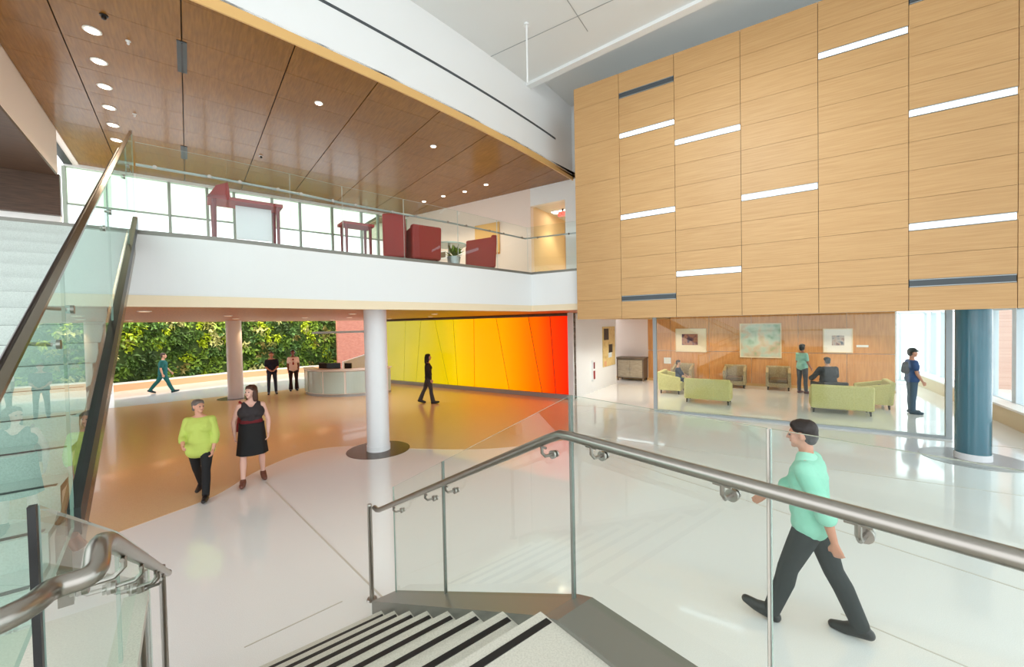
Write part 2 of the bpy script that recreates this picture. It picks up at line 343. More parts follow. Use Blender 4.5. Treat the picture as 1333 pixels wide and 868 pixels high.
# ---- far left: dark wood lowered soffit, bulkhead and white wall
b = MB(); b.box(D, -4.6, -2.02, 4.6, 12.5, 5.98, 6.92, M['blush'])
lw = struct(b.build('wall_left'), 'pale lowered bulkhead left of the stairs', 'wall')
b = MB(); b.box(D, -4.6, -2.03, 4.6, 12.5, 5.93, 5.98, M['dark_wood']); tag(b.build('soffit', lw), 'dark walnut soffit')
b = MB(); b.box(D, -4.6, -2.0, 12.5, 12.62, 5.12, 5.97, M['dark_wood']); tag(b.build('fascia_board', lw), 'dark walnut board hanging at the end of the soffit')
b = MB(); b.box(D, -2.29, -2.14, 4.6, 14.9, 6.86, 6.9, M['black']); b.box(D, -2.14, -2.02, 4.6, 14.9, 6.88, 6.92, M['blush']); tag(b.build('slot_diffuser', lw), 'dark linear slot beside the wood ceiling')
b = MB(); b.box(D, -8, -2.03, 12.62, 12.8, 4.0, 6.0, M['white']); b.box(D, -2.35, -2.2, 8, 25, 0, 3.0, M['white']) if False else None
struct(b.build('wall_stair'), 'white wall beyond the upper stair', 'wall')
b = MB(); b.box(D, -3.4, -3.2, 7.6, 24.8, 0, 3.03, M['white']); struct(b.build('wall_lobby_left'), 'white wall at the left side of the lobby', 'wall')

# ---- wood clad volume
aj = [4.15, 3.03, 1.82, 0.575, -0.66, -1.87, -3.08, -4.3, -5.5]
zj = [2.75, 3.21, 3.68, 4.15, 4.62, 5.09, 5.56, 6.03, 6.5, 6.96, 7.42, 7.88, 8.4]
b = MB(); b.box(A, 9.43, 9.6, -5.5, 4.14, 2.76, 8.39, M['joint']); b.box(A, 9.6, 19.1, 3.95, 4.14, 2.76, 8.39, M['box_wood'])
b.box(A, 9.6, 19.1, -5.5, 3.95, 2.86, 3.1, M['ceil']); b.box(A, 9.6, 19.1, -5.5, 3.95, 8.25, 8.39, M['ceil'])
bx = struct(b.build('wall_right'), 'maple clad volume hanging over the waiting room', 'wall')
LIT = {(1, 9): 1, (2, 8): 1, (4, 10): 1, (1, 5): 1, (3, 5): 1, (2, 2): 1, (5, 7): 1, (5, 3): 1}
DRK = {(1, 11), (1, 1), (5, 1), (5, 11)}
hs = 0.065
for c in range(len(aj) - 1):
    js = [zj[i] for i in (0, 1, 3, 5, 7, 9, 11, 12)] if c == 0 else zj
    for k in range(len(js) - 1):
        z0, z1 = js[k], js[k + 1]
        if (c, k) in LIT or (c, k) in DRK: z0 += hs
        if (c, k + 1) in LIT or (c, k + 1) in DRK: z1 -= hs
        mb = MB(); mb.box(A, 9.39, 9.43, aj[c + 1] + 0.004, aj[c] - 0.004, z0 + 0.0025, z1 - 0.0025, M['box_wood']); mb.build('panel', bx)
colnames = {1: 'second', 2: 'third', 3: 'fourth', 4: 'fifth', 5: 'sixth'}
def slot(c, k, lit, label):
    z = zj[k]; base = A(9.4, (aj[c] + aj[c + 1]) / 2, z)
    t = thing('strip_light' if lit else 'air_vent', label, 'light' if lit else 'vent', base, 'glowing strip lights in the wood cladding' if lit else 'dark slot vents in the wood cladding')
    mb = MB(); mb.box(A, 9.425, 9.43, aj[c + 1] + 0.01, aj[c] - 0.01, z - hs + 0.004, z + hs - 0.004, M['grey_alu'])
    for s_ in (-1, 1): mb.box(A, 9.385, 9.425, aj[c + 1] + 0.01, aj[c] - 0.01, z + s_ * (hs - 0.01) - 0.006, z + s_ * (hs - 0.01) + 0.006, M['grey_alu'])
    mb.build('housing', t)
    mb = MB(); mb.box(A, 9.395, 9.42, aj[c + 1] + 0.012, aj[c] - 0.012, z - hs + 0.018, z + hs - 0.018, M['glow_cool'] if lit else M['vent']); mb.build('diffuser' if lit else 'grille', t)
LITLAB = {(1, 9): 'glowing strip light in second panel column from left, upper of two', (1, 5): 'glowing strip light in second panel column from left, lower of two',
          (2, 8): 'glowing strip light in third panel column from left, upper of two', (2, 2): 'glowing strip light low in third panel column from left',
          (3, 5): 'only glowing strip light in the fourth panel column', (4, 10): 'highest glowing strip light, in the fifth panel column',
          (5, 7): 'long glowing strip light in rightmost full panel column, upper of two', (5, 3): 'long glowing strip light in rightmost full panel column, lower of two'}
DRKLAB = {(1, 11): 'dark slot vent near the top of second panel column', (1, 1): 'dark slot vent at the bottom of second panel column',
          (5, 1): 'long dark slot vent at the lower right of the cladding', (5, 11): 'dark slot vent at the top of the cladding, mostly cut by frame top'}
for k in LITLAB: slot(k[0], k[1], True, LITLAB[k])
for k in DRKLAB: slot(k[0], k[1], False, DRKLAB[k])

ROD = (0.41, 8.21, 7.46)
t = thing('hanging_rod', 'thin white rod hanging from the atrium ceiling', 'rod', Vector((ROD[0], ROD[1], 8.62)))
mb = MB(); mb.tube([Vector((ROD[0], ROD[1], 8.61)), Vector((ROD[0], ROD[1], ROD[2]))], 0.018, M['white'], 10); mb.build('rod', t, smooth=True)
mb = MB(); mb.lathe((ROD[0], ROD[1], 8.58), [(0.05, 0.04), (0.06, 0.0)], M['white'], 16); mb.build('rosette', t, smooth=True)
# ---- columns
def column(label, x, y, r, h, m, rd, md, kind):
    t = thing('column', label, 'column', (x, y, 0))
    mb = MB(); mb.lathe((x, y, 0.0), [(r, 0.12), (r, h)], m, 48); mb.build('shaft', t, smooth=True)
    mb = MB(); mb.lathe((x, y, 0.0), [(r + 0.012, 0.0), (r + 0.012, 0.12)], M['white_gloss'] if kind else M['grey_alu'] if False else M['white_gloss'], 48); mb.build('plinth', t, smooth=True)
    mb = MB(); mb.lathe((x, y, 0.0), [(rd, 0.0), (rd, 0.006)], md, 48); mb.build('floor_ring', t, smooth=True)
    return t
column('round white column on bronze disc in the middle of the lobby', -2.95, 8.8, 0.235, 3.03, M['white_gloss'], 0.66, M['disc'], 0)
column('round white column behind the woman in black dress', -10.89, 15.94, 0.26, 3.03, M['white_gloss'], 0.62, M['disc'], 0)
column('round teal column with white plinth at right', 8.5, 7.5, 0.235, 2.86, M['teal'], 0.72, M['disc_grey'], 1)
b = MB(); b.box(D, -2.85, -2.62, 24.6, 24.8, 0, 3.03, M['white'])
struct(b.build('wall_pier'), 'slim white pier at the left end of the plant wall', 'wall')

# ---- rainbow glass wall
def scol(x):
    st = [(500, (186, 184, 88)), (540, (192, 186, 52)), (570, (205, 190, 8)), (594, (228, 200, 0)), (604, (248, 186, 0)), (625, (255, 182, 0)), (655, (255, 170, 0)), (675, (255, 134, 0)), (700, (255, 104, 0)), (722, (255, 52, 4)), (744, (246, 26, 4))]
    for i in range(len(st) - 1):
        if x <= st[i + 1][0]:
            t = max(0, (x - st[i][0]) / (st[i + 1][0] - st[i][0])); return tuple(st[i][1][k] * (1 - t) + st[i + 1][1][k] * t for k in range(3))
    return st[-1][1]
RT = [500, 528, 548, 566, 590, 617, 646, 688, 716, 744]; RB = [500, 524, 540, 582, 594, 616, 661, 704, 722, 744]
def rb_a(x):                                     # image column -> place along the wall
    dx = x - 666.5; # intersection with plane nA = 13.05 at eye level
    v = Vector((dx, FPX, 0)); t = 13.05 / v.dot(nA); return (v * t).dot(dA)
b = MB(); b.box(A, 13.12, 13.3, 5.95, 15.7, 0.0, 3.03, M['cab_dark'])
rw = struct(b.build('wall_back'), 'rainbow gradient glass feature wall from lime to red', 'wall')
for i in range(len(RT) - 1):
    c0, c1 = scol(RT[i] * .5 + RB[i] * .5), scol(RT[i + 1] * .5 + RB[i + 1] * .5)
    m = mat('coloured_glass', srgb(*c0), 0.15, spec=0.3); nt = m.node_tree; N = nt.nodes; L = nt.links
    a0, a1 = rb_a((RT[i] + RB[i]) / 2), rb_a((RT[i + 1] + RB[i + 1]) / 2)
    g = N.new('ShaderNodeNewGeometry'); dt = N.new('ShaderNodeVectorMath'); dt.operation = 'DOT_PRODUCT'; dt.inputs[1].default_value = dA
    L.new(g.outputs['Position'], dt.inputs[0]); mr = N.new('ShaderNodeMapRange'); mr.inputs['From Min'].default_value = a0; mr.inputs['From Max'].default_value = a1; L.new(dt.outputs['Value'], mr.inputs['Value'])
    cr = N.new('ShaderNodeMix'); cr.data_type = 'RGBA'; cr.inputs['A'].default_value = srgb(*c0); cr.inputs['B'].default_value = srgb(*c1); L.new(mr.outputs[0], cr.inputs['Factor'])
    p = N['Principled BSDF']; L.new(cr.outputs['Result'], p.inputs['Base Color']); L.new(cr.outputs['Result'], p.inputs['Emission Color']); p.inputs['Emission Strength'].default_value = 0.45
    g_ = 0.02
    q = [A(13.05, rb_a(RB[i]) - g_, 0.16), A(13.05, rb_a(RB[i + 1]) + g_, 0.16), A(13.05, rb_a(RT[i + 1]) + g_, 2.93), A(13.05, rb_a(RT[i]) - g_, 2.93)]
    mb = MB(); mb.slab(q, nA * 0.03, m); mb.build('glass_panel', rw)
b = MB(); b.box(A, 13.0, 13.12, 5.95, 15.6, 0.0, 0.15, M['grey_alu']); b.build('base_channel', rw)
b = MB(); b.box(A, 12.98, 13.12, 5.95, 15.6, 2.93, 3.0, M['cab_dark']); b.build('head_channel', rw)

# ---- white wall right of the rainbow, waiting room shell
b = MB(); b.box(A, 13.0, 17.6, 5.95, 6.1, 0, 3.03, M['white']); b.box(A, 12.95, 13.0, 5.9, 6.1, 0, 3.03, M['white'])
struct(b.build('wall_corner'), 'white wall between rainbow glass and waiting room', 'wall')
b = MB(); b.box(A, 19.1, 19.25, -3.46, 9.0, 0, 2.86, M['blush'])
wr = struct(b.build('wall_waiting'), 'orange maple panelled wall behind the waiting chairs', 'wall')
wj = [4.95, 3.95, 2.4, 0.85, -0.7, -2.15, -3.46]
for i in range(len(wj) - 1):
    for z0, z1 in ((0.1, 1.36), (1.37, 2.86)):
        mb = MB(); mb.box(A, 19.07, 19.1, wj[i + 1] + 0.006, wj[i] - 0.006, z0, z1 - 0.01, M['wait_wood']); mb.build('panel', wr)
b = MB(); b.box(A, 19.06, 19.1, -3.46, 6.5, 0.0, 0.1, M['edge_wood']); struct(b.build('baseboard_waiting'), 'wood baseboard of the waiting room wall', 'baseboard')
# end window and right window wall
def bay(i, fr, u0, u1, z0, z1, label, fw=0.07):
    mb = MB(); mb.box(fr, u0, u0 + fw, -0.08, 0.08, z0, z1, M['pale_alu']); mb.box(fr, u0 + fw, u1, -0.06, 0.06, z0, z0 + 0.06, M['pale_alu']); mb.box(fr, u0 + fw, u1, -0.06, 0.06, z1 - 0.06, z1, M['pale_alu'])
    wn = struct(mb.build('window_%d' % i), label, 'window')
    mb = MB(); mb.box(fr, u0 + fw, u1, -0.008, 0.008, z0 + 0.06, z1 - 0.06, M['glass_win']); mb.build('pane', wn)
wi = 20
def frR(u, d, z): return A(u, -5.0 + d, z)
us = [2.0, 3.6, 5.2, 6.8, 8.4, 10.0, 11.6, 13.4, 15.05, 16.5, 17.5, 19.0, 20.5, 21.6, 22.4]
for i in range(len(us) - 1):
    bay(wi, frR, us[i], us[i + 1], 0.42 if us[i] > 9 else 0.1, 2.84 if us[i] > 6.5 else 8.6, 'tall bright window bay along the right side', 0.22 if us[i] in (15.05, 21.6) else 0.09); wi += 1
b = MB(); b.box(A, 6.8, 9.38, -5.15, -4.95, 2.84, 8.7, M['white']); b.box(A, 9.4, 11.0, -5.6, -5.52, 2.84, 8.6, M['white']); struct(b.build('wall_daylight_block'), 'added white wall above the right windows, cutting daylight', 'wall')  # out of view, added to cut daylight on the right cladding
b = MB(); b.box(A, 11.0, 22.5, -5.0, -4.62, 0, 0.42, M['cream']); b.box(A, 11.0, 22.5, -5.05, -4.58, 0.42, 0.47, M['desk_white'])
struct(b.build('trim_3'), 'cream window bench along the right windows', 'trim')
def frE(u, d, z): return A(22.5 + d, u, z)
for u0 in (-3.5, -4.25): bay(wi, frE, u0 - 0.75, u0, 0.05, 2.84, 'bright end window past the waiting room'); wi += 1
b = MB(); b.box(A, 19.1, 22.5, -3.5, -3.4, 0, 2.86, M['white']); struct(b.build('wall_passage'), 'white wall beside the end window', 'wall')
# buildings outside
t = thing('brick_pier', 'grey and brick pier outside the right windows', 'pier', A(22.2, -6.9, -0.2))
b = MB(); b.box(A, 22.3, 22.75, -7.1, -6.75, -0.2, 6, M['grey_out']); b.build('grey_bay', t)
b = MB(); b.box(A, 21.75, 22.3, -7.15, -6.7, -0.2, 6, M['brick_out']); b.build('brick_shaft', t)

# ---- plant wall with kerb
KP = [Vector((-19.2, 15.6, 0)), Vector((-17.89, 18.26, 0)), Vector((-15.39, 22.32, 0)), Vector((-13.3, 24.4, 0)), Vector((-10.93, 26.13, 0))]
kp = lerp_curve(KP, 8)
def offs(P, o):
    r = []
    for i in range(len(P)):
        t_ = (P[min(i + 1, len(P) - 1)] - P[max(i - 1, 0)]).normalized(); r.append(P[i] - t_.cross(ZV) * o)
    return r
pw = thing('plant_wall', 'living green plant wall above a terracotta kerb', 'plant wall', (-15.4, 22.6, 0))
tag(ribbon(kp, 0.0, 0.3, -0.35, M['planter'], 'kerb', pw), 'terracotta coloured kerb below the plants')
tag(ribbon(offs(kp, 0.05), 0.3, 0.37, -0.35, M['desk_white'], 'ledge', pw), 'white ledge on the kerb')
back = offs(kp, 0.42)
tag(ribbon(back, 0.3, 3.7, -0.1, M['soil'], 'backing', pw), 'dark growing panel behind the leaves')
struct(ribbon(offs(kp, 0.46)[7:], 3.45, 5.6, -0.15, M['under_wood'], 'wall_added_reflection'), 'added unseen wood veneer wall, mirrored warm in the lobby floor', 'wall')  # unseen wall added so the floor mirrors warm wood instead of sky
leafm = []
for c in ((66, 94, 26), (94, 122, 34), (118, 144, 42), (166, 182, 24), (52, 74, 28), (170, 168, 92), (128, 116, 54), (78, 110, 50), (190, 186, 120)):
    leafm.append(mat('leaf_green', srgb(*c), 0.6))
def clump_mesh(m, seed, n=26):
    rr = random.Random(seed); mb = MB()
    for k in range(n):
        az = rr.uniform(0, 6.28); el = rr.uniform(-0.3, 1.2); ln = rr.uniform(0.12, 0.25); wd = rr.uniform(0.035, 0.07)
        d_ = Vector((math.cos(az) * math.cos(el), -math.sin(el) * 0.7 - 0.15, math.sin(az) * math.cos(el))).normalized(); s_ = d_.cross(Vector((rr.uniform(-1, 1), rr.uniform(-1, 1), rr.uniform(-1, 1)))).normalized()
        o_ = Vector((rr.uniform(-.13, .13), rr.uniform(-0.08, 0), rr.uniform(-.13, .13))); dn = Vector((0, -0.02, -0.05))
        mb.add([o_, o_ + d_ * ln * .5 + s_ * wd, o_ + d_ * ln + dn, o_ + d_ * ln * .5 - s_ * wd], [(0, 1, 2), (0, 2, 3)], m)
    me = mb.build('plant_clump'); d2 = me.data; bpy.data.objects.remove(me); return d2
CM = [[clump_mesh(m, i * 7 + k) for k in range(2)] for i, m in enumerate(leafm)]
L_ = [0]
for i in range(1, len(back)): L_.append(L_[-1] + (back[i] - back[i - 1]).length)
def at_len(s):
    for i in range(1, len(back)):
        if s <= L_[i]:
            t_ = (s - L_[i - 1]) / (L_[i] - L_[i - 1]); d_ = (back[i] - back[i - 1]).normalized(); return back[i - 1].lerp(back[i], t_), d_
    return back[-1], (back[-1] - back[-2]).normalized()
nrow = 9; ncol = 33; pl = world_loc(pw)
from mathutils import noise as mnoise
for r in range(nrow):
    for c in range(ncol):
        s = (c + 0.5 + random.uniform(-.4, .4)) / ncol * L_[-1]; z = 0.5 + (r + random.uniform(-.4, .4)) * 0.35
        p, d_ = at_len(s); p = p + d_.cross(ZV) * 0.02
        v = mnoise.noise(Vector((s * 0.8, z * 1.1, 3.1))) + random.uniform(-.18, .18)
        k = 4 if v < -.35 else 0 if v < -.12 else 7 if v < 0.0 else 1 if v < .12 else 2 if v < .28 else 3 if v < .45 else 5 if random.random() < .6 else 8
        if random.random() < 0.12: k = random.choice((6, 5, 8, 3))
        o = bpy.data.objects.new('plant_clump', random.choice(CM[k])); COL.objects.link(o); o.parent = pw
        o.location = p - pl + Vector((0, 0, z)); sc_ = random.uniform(0.95, 1.45); o.scale = (sc_, sc_, sc_); o.rotation_euler = (0, random.uniform(-.6, .6), math.atan2(d_.y, d_.x) + random.uniform(-.3, .3))
# brick wall piece right of plants, low white parapet behind desk
b = MB(); b.box(D, 7.3, 10.2, 26.75, 27.0, 0, 3.8, M['brick']); struct(b.build('wall_brick'), 'pink brick wall right of the plant wall', 'wall')
b = MB(); b.hexa([D(5.6, 19.6, 0), D(8.0, 19.6, 0), D(8.0, 19.85, 0), D(5.6, 19.85, 0)], [D(5.6, 19.6, 1.1), D(8.0, 19.6, 1.75), D(8.0, 19.85, 1.75), D(5.6, 19.85, 1.1)], M['white'])
struct(b.build('wall_parapet'), 'low white sloping parapet behind the reception desk', 'wall')
b = MB(); b.box(D, 4.5, 9.0, 20.5, 20.6, 2.42, 2.52, M['grey_alu']); struct(b.build('trim_4'), 'thin grey rail hung below the soffit', 'trim')

# ================================================================== STAIRS
ST = 0.3; RI = 0.1625; LZ = 1.3; N0, N1 = -0.12, 1.26
t = thing('staircase', 'pale terrazzo staircase with black nosing strips, bottom foreground', 'staircase', D(0.6, 1.5, 0))
stair = t
for k in range(1, 9):
    d1 = 3.49 - (k - 1) * ST; d0 = d1 - ST if k < 8 else -1.6
    mb = MB(); n0 = N0 if k < 8 else -0.2
    mb.box(D, n0, N1, d0 - (0.02 if k < 8 else 0), d1 + 0.02, RI * k - 0.045, RI * k, M['tread']); mb.box(D, n0, N1, d1 - 0.03, d1, RI * (k - 1), RI * k - 0.045, M['tread'])
    tr = mb.build('tread' if k < 8 else 'landing', t)
    mb = MB(); mb.box(D, N0 + 0.06, N1 - 0.01, d1 - 0.065, d1 - 0.03, RI * k, RI * k + 0.003, M['black']); tag(mb.build('nosing_strip', tr), 'black grip strip')
mb = MB(); mb.box(D, -2.1, -0.2, -1.6, 2.85, 1.25, LZ, M['tread']); mb.build('landing', t)
mb = MB(); mb.box(D, -2.1, 1.26, -1.6, 1.3, 0, 1.25, M['white']); mb.build('landing_base', t)
for n_a, n_b, nm in ((1.26, 1.5, 'stringer'), (-0.32, -0.12, 'stringer')):
    mb = MB(); dend = -1.6 if n_a > 0 else 1.25
    prof = [(3.75, 0), (3.75, 0.12), (1.39, 1.29), (1.3, 1.32), (dend, 1.32), (dend, 1.0), (1.3, 1.0), (3.1, 0)]
    mb.slab([D(n_a, d, z) for d, z in prof], nD * (n_b - n_a), M['stringer']); tag(mb.build(nm, t), 'grey steel stringer')
# right railing
def rail_z(d): return 2.13 if d <= 1.36 else 2.13 - (d - 1.36) * 0.495
def gtop(d): return 2.30 if d <= 1.38 else 2.30 - (d - 1.38) * 0.50
def gbot(d): return 1.25 if d <= 1.38 else 1.25 - (d - 1.38) * 0.50
rr_ = thing('stair_railing', 'glass and steel railing on the right of the lower stair', 'railing', D(1.45, 1.4, 0))
def gpane(parent, n, ds_, gap=0.006, mt=None, tp=gtop, bt=gbot, th=0.012):
    d0, d1 = ds_[0] + gap, ds_[-1] - gap; q = [D(n, d0, bt(d0)), D(n, d1, bt(d1)), D(n, d1, tp(d1)), D(n, d0, tp(d0))]
    mb = MB(); mb.slab(q, nD * th, mt or M['glass'], M['glass_edge']); return mb.build('glass_panel', parent)
for a_, c_ in ((-1.6, 0.51), (0.51, 1.38), (1.38, 2.69), (2.69, 3.66)): gpane(rr_, 1.45, (a_, c_))
for d_, m_ in ((0.51, M['seal']), (1.38, M['stringer']), (2.69, M['stringer'])):
    mb = MB(); hw_ = 0.003 if d_ < 1 else 0.006; mb.box(D, 1.445, 1.467, d_ - hw_, d_ + hw_, gbot(d_) , gtop(d_), m_); tag(mb.build('joint_strip', rr_), 'thin seal between two glass panes')
mb = MB()
for (a_, c_) in ((-1.6, 1.38), (1.38, 3.68)):
    q = [D(1.435, a_, gbot(a_) - 0.06), D(1.435, c_, gbot(c_) - 0.06), D(1.435, c_, gbot(c_) + 0.025), D(1.435, a_, gbot(a_) + 0.025)]
    mb.slab(q, nD * 0.045, M['black'])
tag(mb.build('base_shoe', rr_), 'black base shoe of the glass')
RN = 1.37
mb = MB(); mb.tube([D(RN, -1.6, 2.13), D(RN, 0.5, 2.13), D(RN, 1.3, 2.13), D(RN, 1.37, 2.125), D(RN, 1.45, 2.09), D(RN, 3.8, rail_z(3.8)), D(RN, 3.86, rail_z(3.8) - 0.02), D(RN, 3.93, rail_z(3.8) - 0.02)], 0.023, M['steel'], 14)
mb.build('handrail', rr_, smooth=True)
pp = D(1.33, 3.95, 0)
mb = MB(); mb.tube([pp, pp + ZV * 0.925], 0.022, M['steel'], 14); mb.tube([pp + ZV * 0.925, pp + ZV * 0.94], [0.024, 0.018], M['steel'], 14); mb.tube([pp, pp + ZV * 0.015], [0.05, 0.045], M['steel'], 16); mb.build('post', rr_, smooth=True)
def bracket(parent, rn, gn, d, rz, m=None):
    mb = MB(); m = m or M['steel']; sgn = 1 if gn > rn else -1
    mb.tube([D(rn, d, rz - 0.02), D(rn, d, rz - 0.055), D(rn + sgn * 0.02, d, rz - 0.075), D(gn, d, rz - 0.078)], 0.008, m, 8)
    mb.tube([D(gn - sgn * 0.014, d, rz - 0.078), D(gn - sgn * 0.001, d, rz - 0.078)], 0.022, m, 14); mb.tube([D(gn + sgn * 0.013, d, rz - 0.078), D(gn + sgn * 0.022, d, rz - 0.078)], 0.018, m, 14)
    mb.tube([D(rn, d - 0.03, rz - 0.024), D(rn, d + 0.03, rz - 0.024)], 0.006, m, 8)
    return mb.build('bracket', parent, smooth=True)
for d_ in (0.27, 0.62, 1.18, 1.5, 2.5, 2.82, 3.45): bracket(rr_, RN, 1.45, d_, rail_z(d_))
# left railing of the lower stair
lr = thing('stair_railing', 'glass railing with curved steel handrail, bottom left corner', 'railing', D(-0.25, 1.4, 0))
for a_, c_ in ((1.25, 2.3), (2.3, 3.66)): gpane(lr, -0.26, (a_, c_))
mb = MB(); mb.box(D, -0.262, -0.25, 1.236, 1.252, 1.25, 2.305, M['black']); tag(mb.build('joint_strip', lr), 'thick black seal on the near edge of the glass')
mb = MB(); mb.slab([D(-0.27, 1.25, 1.2), D(-0.27, 3.68, 0.05), D(-0.27, 3.68, 0.14), D(-0.27, 1.25, 1.33)], nD * 0.04, M['black']); mb.build('base_shoe', lr)
LN = -0.165
mb = MB(); c = lerp_curve([D(-1.0, 0.93, 2.17), D(-0.45, 1.0, 2.17), Vector((-0.865, 0.675, 2.172)), Vector((-0.885, 0.765, 2.165)), D(LN, 1.17, 2.165), D(LN, 1.25, 2.185), D(LN, 1.33, 2.165), D(LN, 1.5, 2.085), D(LN, 2.5, 1.585), D(LN, 3.8, 0.93), D(LN, 3.9, 0.89)], 5)
mb.tube(c, 0.021, M['steel'], 14); mb.build('handrail', lr, smooth=True)
for d_, z_ in ((3.95, 0.93),):
    pp = D(-0.2, d_, 0); mb = MB(); mb.tube([pp, pp + ZV * z_], 0.02, M['steel'], 14); mb.tube([pp, pp + ZV * 0.015], [0.05, 0.045], M['steel'], 16); mb.tube([pp + ZV * (z_ - .06), D(LN, 3.88, 0.9)], 0.012, M['steel'], 8); mb.build('post', lr, smooth=True)
pp = D(-0.235, 2.86, 0.35); mb = MB(); mb.tube([pp, pp + ZV * 1.03], 0.017, M['steel'], 14); mb.build('post', lr, smooth=True)
for d_ in (1.62, 2.1, 2.75, 2.95, 3.3): bracket(lr, LN, -0.25, d_, 2.205 - (d_ - 1.27) * 0.505)

# ---- upper flight
up = thing('staircase', 'upper flight climbing to the mezzanine at far left', 'staircase', D(-1.2, 2.9, 1.3))
NR = 17; RU = 2.7 / NR; TU = 0.2875
for k in range(1, NR + 1):
    d0 = 2.87 + (k - 1) * TU; z = 1.3 + RU * k; mb = MB()
    if k < NR: mb.box(D, -2.0, -0.60, d0, d0 + TU + 0.02, z - 0.04, z, M['riser'])
    mb.box(D, -2.0, -0.60, d0, d0 + 0.03, z - RU, z - (0.04 if k < NR else 0), M['riser']); o = mb.build('tread', up)
    if k < NR:
        mb = MB(); mb.box(D, -1.95, -0.62, d0 + 0.03, d0 + 0.065, z, z + 0.003, M['black']); tag(mb.build('nosing_strip', o), 'black grip strip')
SL = RU / TU
def sz(d): return 1.64 + (d - 3.26) * 0.587
mb = MB(); mb.slab([D(-0.585, 3.2, sz(3.2) - 0.42), D(-0.585, 7.5, sz(7.5) - 0.42), D(-0.585, 7.5, sz(7.5) - 0.03), D(-0.585, 3.2, sz(3.2) - 0.03)], nD * 0.06, M['bronze']); tag(mb.build('stringer', up), 'bronze steel side plate')
mb = MB(); mb.slab([D(-2.08, 2.9, sz(2.9) - 0.42), D(-2.08, 7.5, sz(7.5) - 0.42), D(-2.08, 7.5, sz(7.5) - 0.03), D(-2.08, 2.9, sz(2.9) - 0.03)], nD * 0.06, M['stringer']); mb.build('stringer', up)
ur = thing('stair_railing', 'tall green glass guard with steel cap rail on the upper flight', 'railing', D(-0.52, 3.2, 1.3))
mb = MB(); mb.slab([D(-0.545, 3.2, sz(3.2) - 0.05), D(-0.545, 7.48, sz(7.48) - 0.05), D(-0.545, 7.48, sz(7.48) + 0.1), D(-0.545, 3.2, sz(3.2) + 0.1)], nD * 0.06, M['steel_dark'] if False else M['black']); tag(mb.build('base_shoe', ur), 'black base channel holding the glass', )
mb = MB(); mb.tube([D(-0.5, 3.22, sz(3.22) - 0.12), D(-0.5, 3.19, sz(3.19) - 0.1), D(-0.52, 3.17, sz(3.17) - 0.02)], 0.03, mat('dark_copper_cap', srgb(150, 96, 72), 0.3, 0.8), 10); mb.build('end_cap', ur, smooth=True)
def utop(d): return 2.445 + (d - 2.23) * 0.5512
for a_, c_ in ((1.25, 3.2), (3.2, 5.0), (5.0, 6.6), (6.6, 7.5)):
    d0, d1 = a_ + 0.005, c_ - 0.005
    bt = lambda d: sz(d) if d > 3.1 else max(1.3, sz(d) - 0.35)
    mb = MB(); mb.slab([D(-0.525, d0, bt(d0)), D(-0.525, d1, bt(d1)), D(-0.525, d1, utop(d1)), D(-0.525, d0, utop(d0))], nD * 0.014, M['glass_green'], M['glass_edge']); mb.build('glass_panel', ur)
mb = MB(); mb.slab([D(-0.54, 1.2, utop(1.2)), D(-0.54, 7.52, utop(7.52)), D(-0.54, 7.52, utop(7.52) + 0.022), D(-0.54, 1.2, utop(1.2) + 0.022)], nD * 0.03, M['cap']); tag(mb.build('cap_rail', ur), 'steel cap rail on the glass')
mb = MB(); mb.tube([D(-0.64, 1.3, utop(1.3) - 0.24), D(-0.64, 7.4, utop(7.4) - 0.24)], 0.022, M['steel_dark'], 12); mb.build('handrail', ur, smooth=True)
for d_ in (2.98, 3.32, 4.6, 5.0, 6.2, 6.7): 
    z_ = utop(d_) - 0.25; mb = MB()
    mb.tube([D(-0.64, d_, z_), D(-0.525, d_, z_ - 0.01)], 0.009, M['steel'], 8); mb.tube([D(-0.51, d_, z_ - 0.01), D(-0.495, d_, z_ - 0.01)], 0.024, M['steel'], 16); mb.build('bracket', ur, smooth=True)
# ---- mezzanine guard
gd = thing('glass_guard', 'glass guard with slim handrail along the mezzanine edge', 'railing', D(3, 7.9, 4.0))
gp = [p - (Vector((0, 0, 0))) for p in edge[8:]]
gpts = [D(-0.5, 7.56, 0)] + [p + dD * 0.06 for p in lerp_curve([D(0.52, 7.5, 0), D(1.4, 7.58, 0), D(2.28, 7.72, 0), D(3.5, 7.8, 0), D(4.83, 7.9, 0), D(6.05, 8.06, 0), D(7.2, 8.24, 0)], 1)] + [ret + nA * 0.06]
for i in range(len(gpts) - 1):
    p, q = gpts[i], gpts[i + 1]; t_ = (q - p).normalized(); p2, q2 = p + t_ * 0.006, q - t_ * 0.006
    mb = MB(); mb.slab([p2 + ZV * 4.05, q2 + ZV * 4.05, q2 + ZV * 5.25, p2 + ZV * 5.25], t_.cross(ZV) * -0.012, M['glass'], M['glass_edge_pale']); mb.build('glass_panel', gd)
ins = [p + dD * 0.09 for p in gpts[:-1]] + [ret + nA * 0.15]
mb = MB(); mb.tube([p + ZV * 4.97 for p in ins], 0.02, M['grey_alu'], 10); mb.build('handrail', gd, smooth=True)
for i in range(len(gpts) - 1):
    for f_ in (0.2, 0.8):
        p = gpts[i].lerp(gpts[i + 1], f_); q = ins[i].lerp(ins[i + 1], f_); mb = MB(); mb.tube([p + ZV * 4.95, q + ZV * 4.96], 0.009, M['grey_alu'], 8); mb.tube([p + ZV * 4.95 - dD * 0.014, p + ZV * 4.95 - dD * 0.002], 0.026, M['steel'], 12); mb.build('bracket', gd, smooth=True)

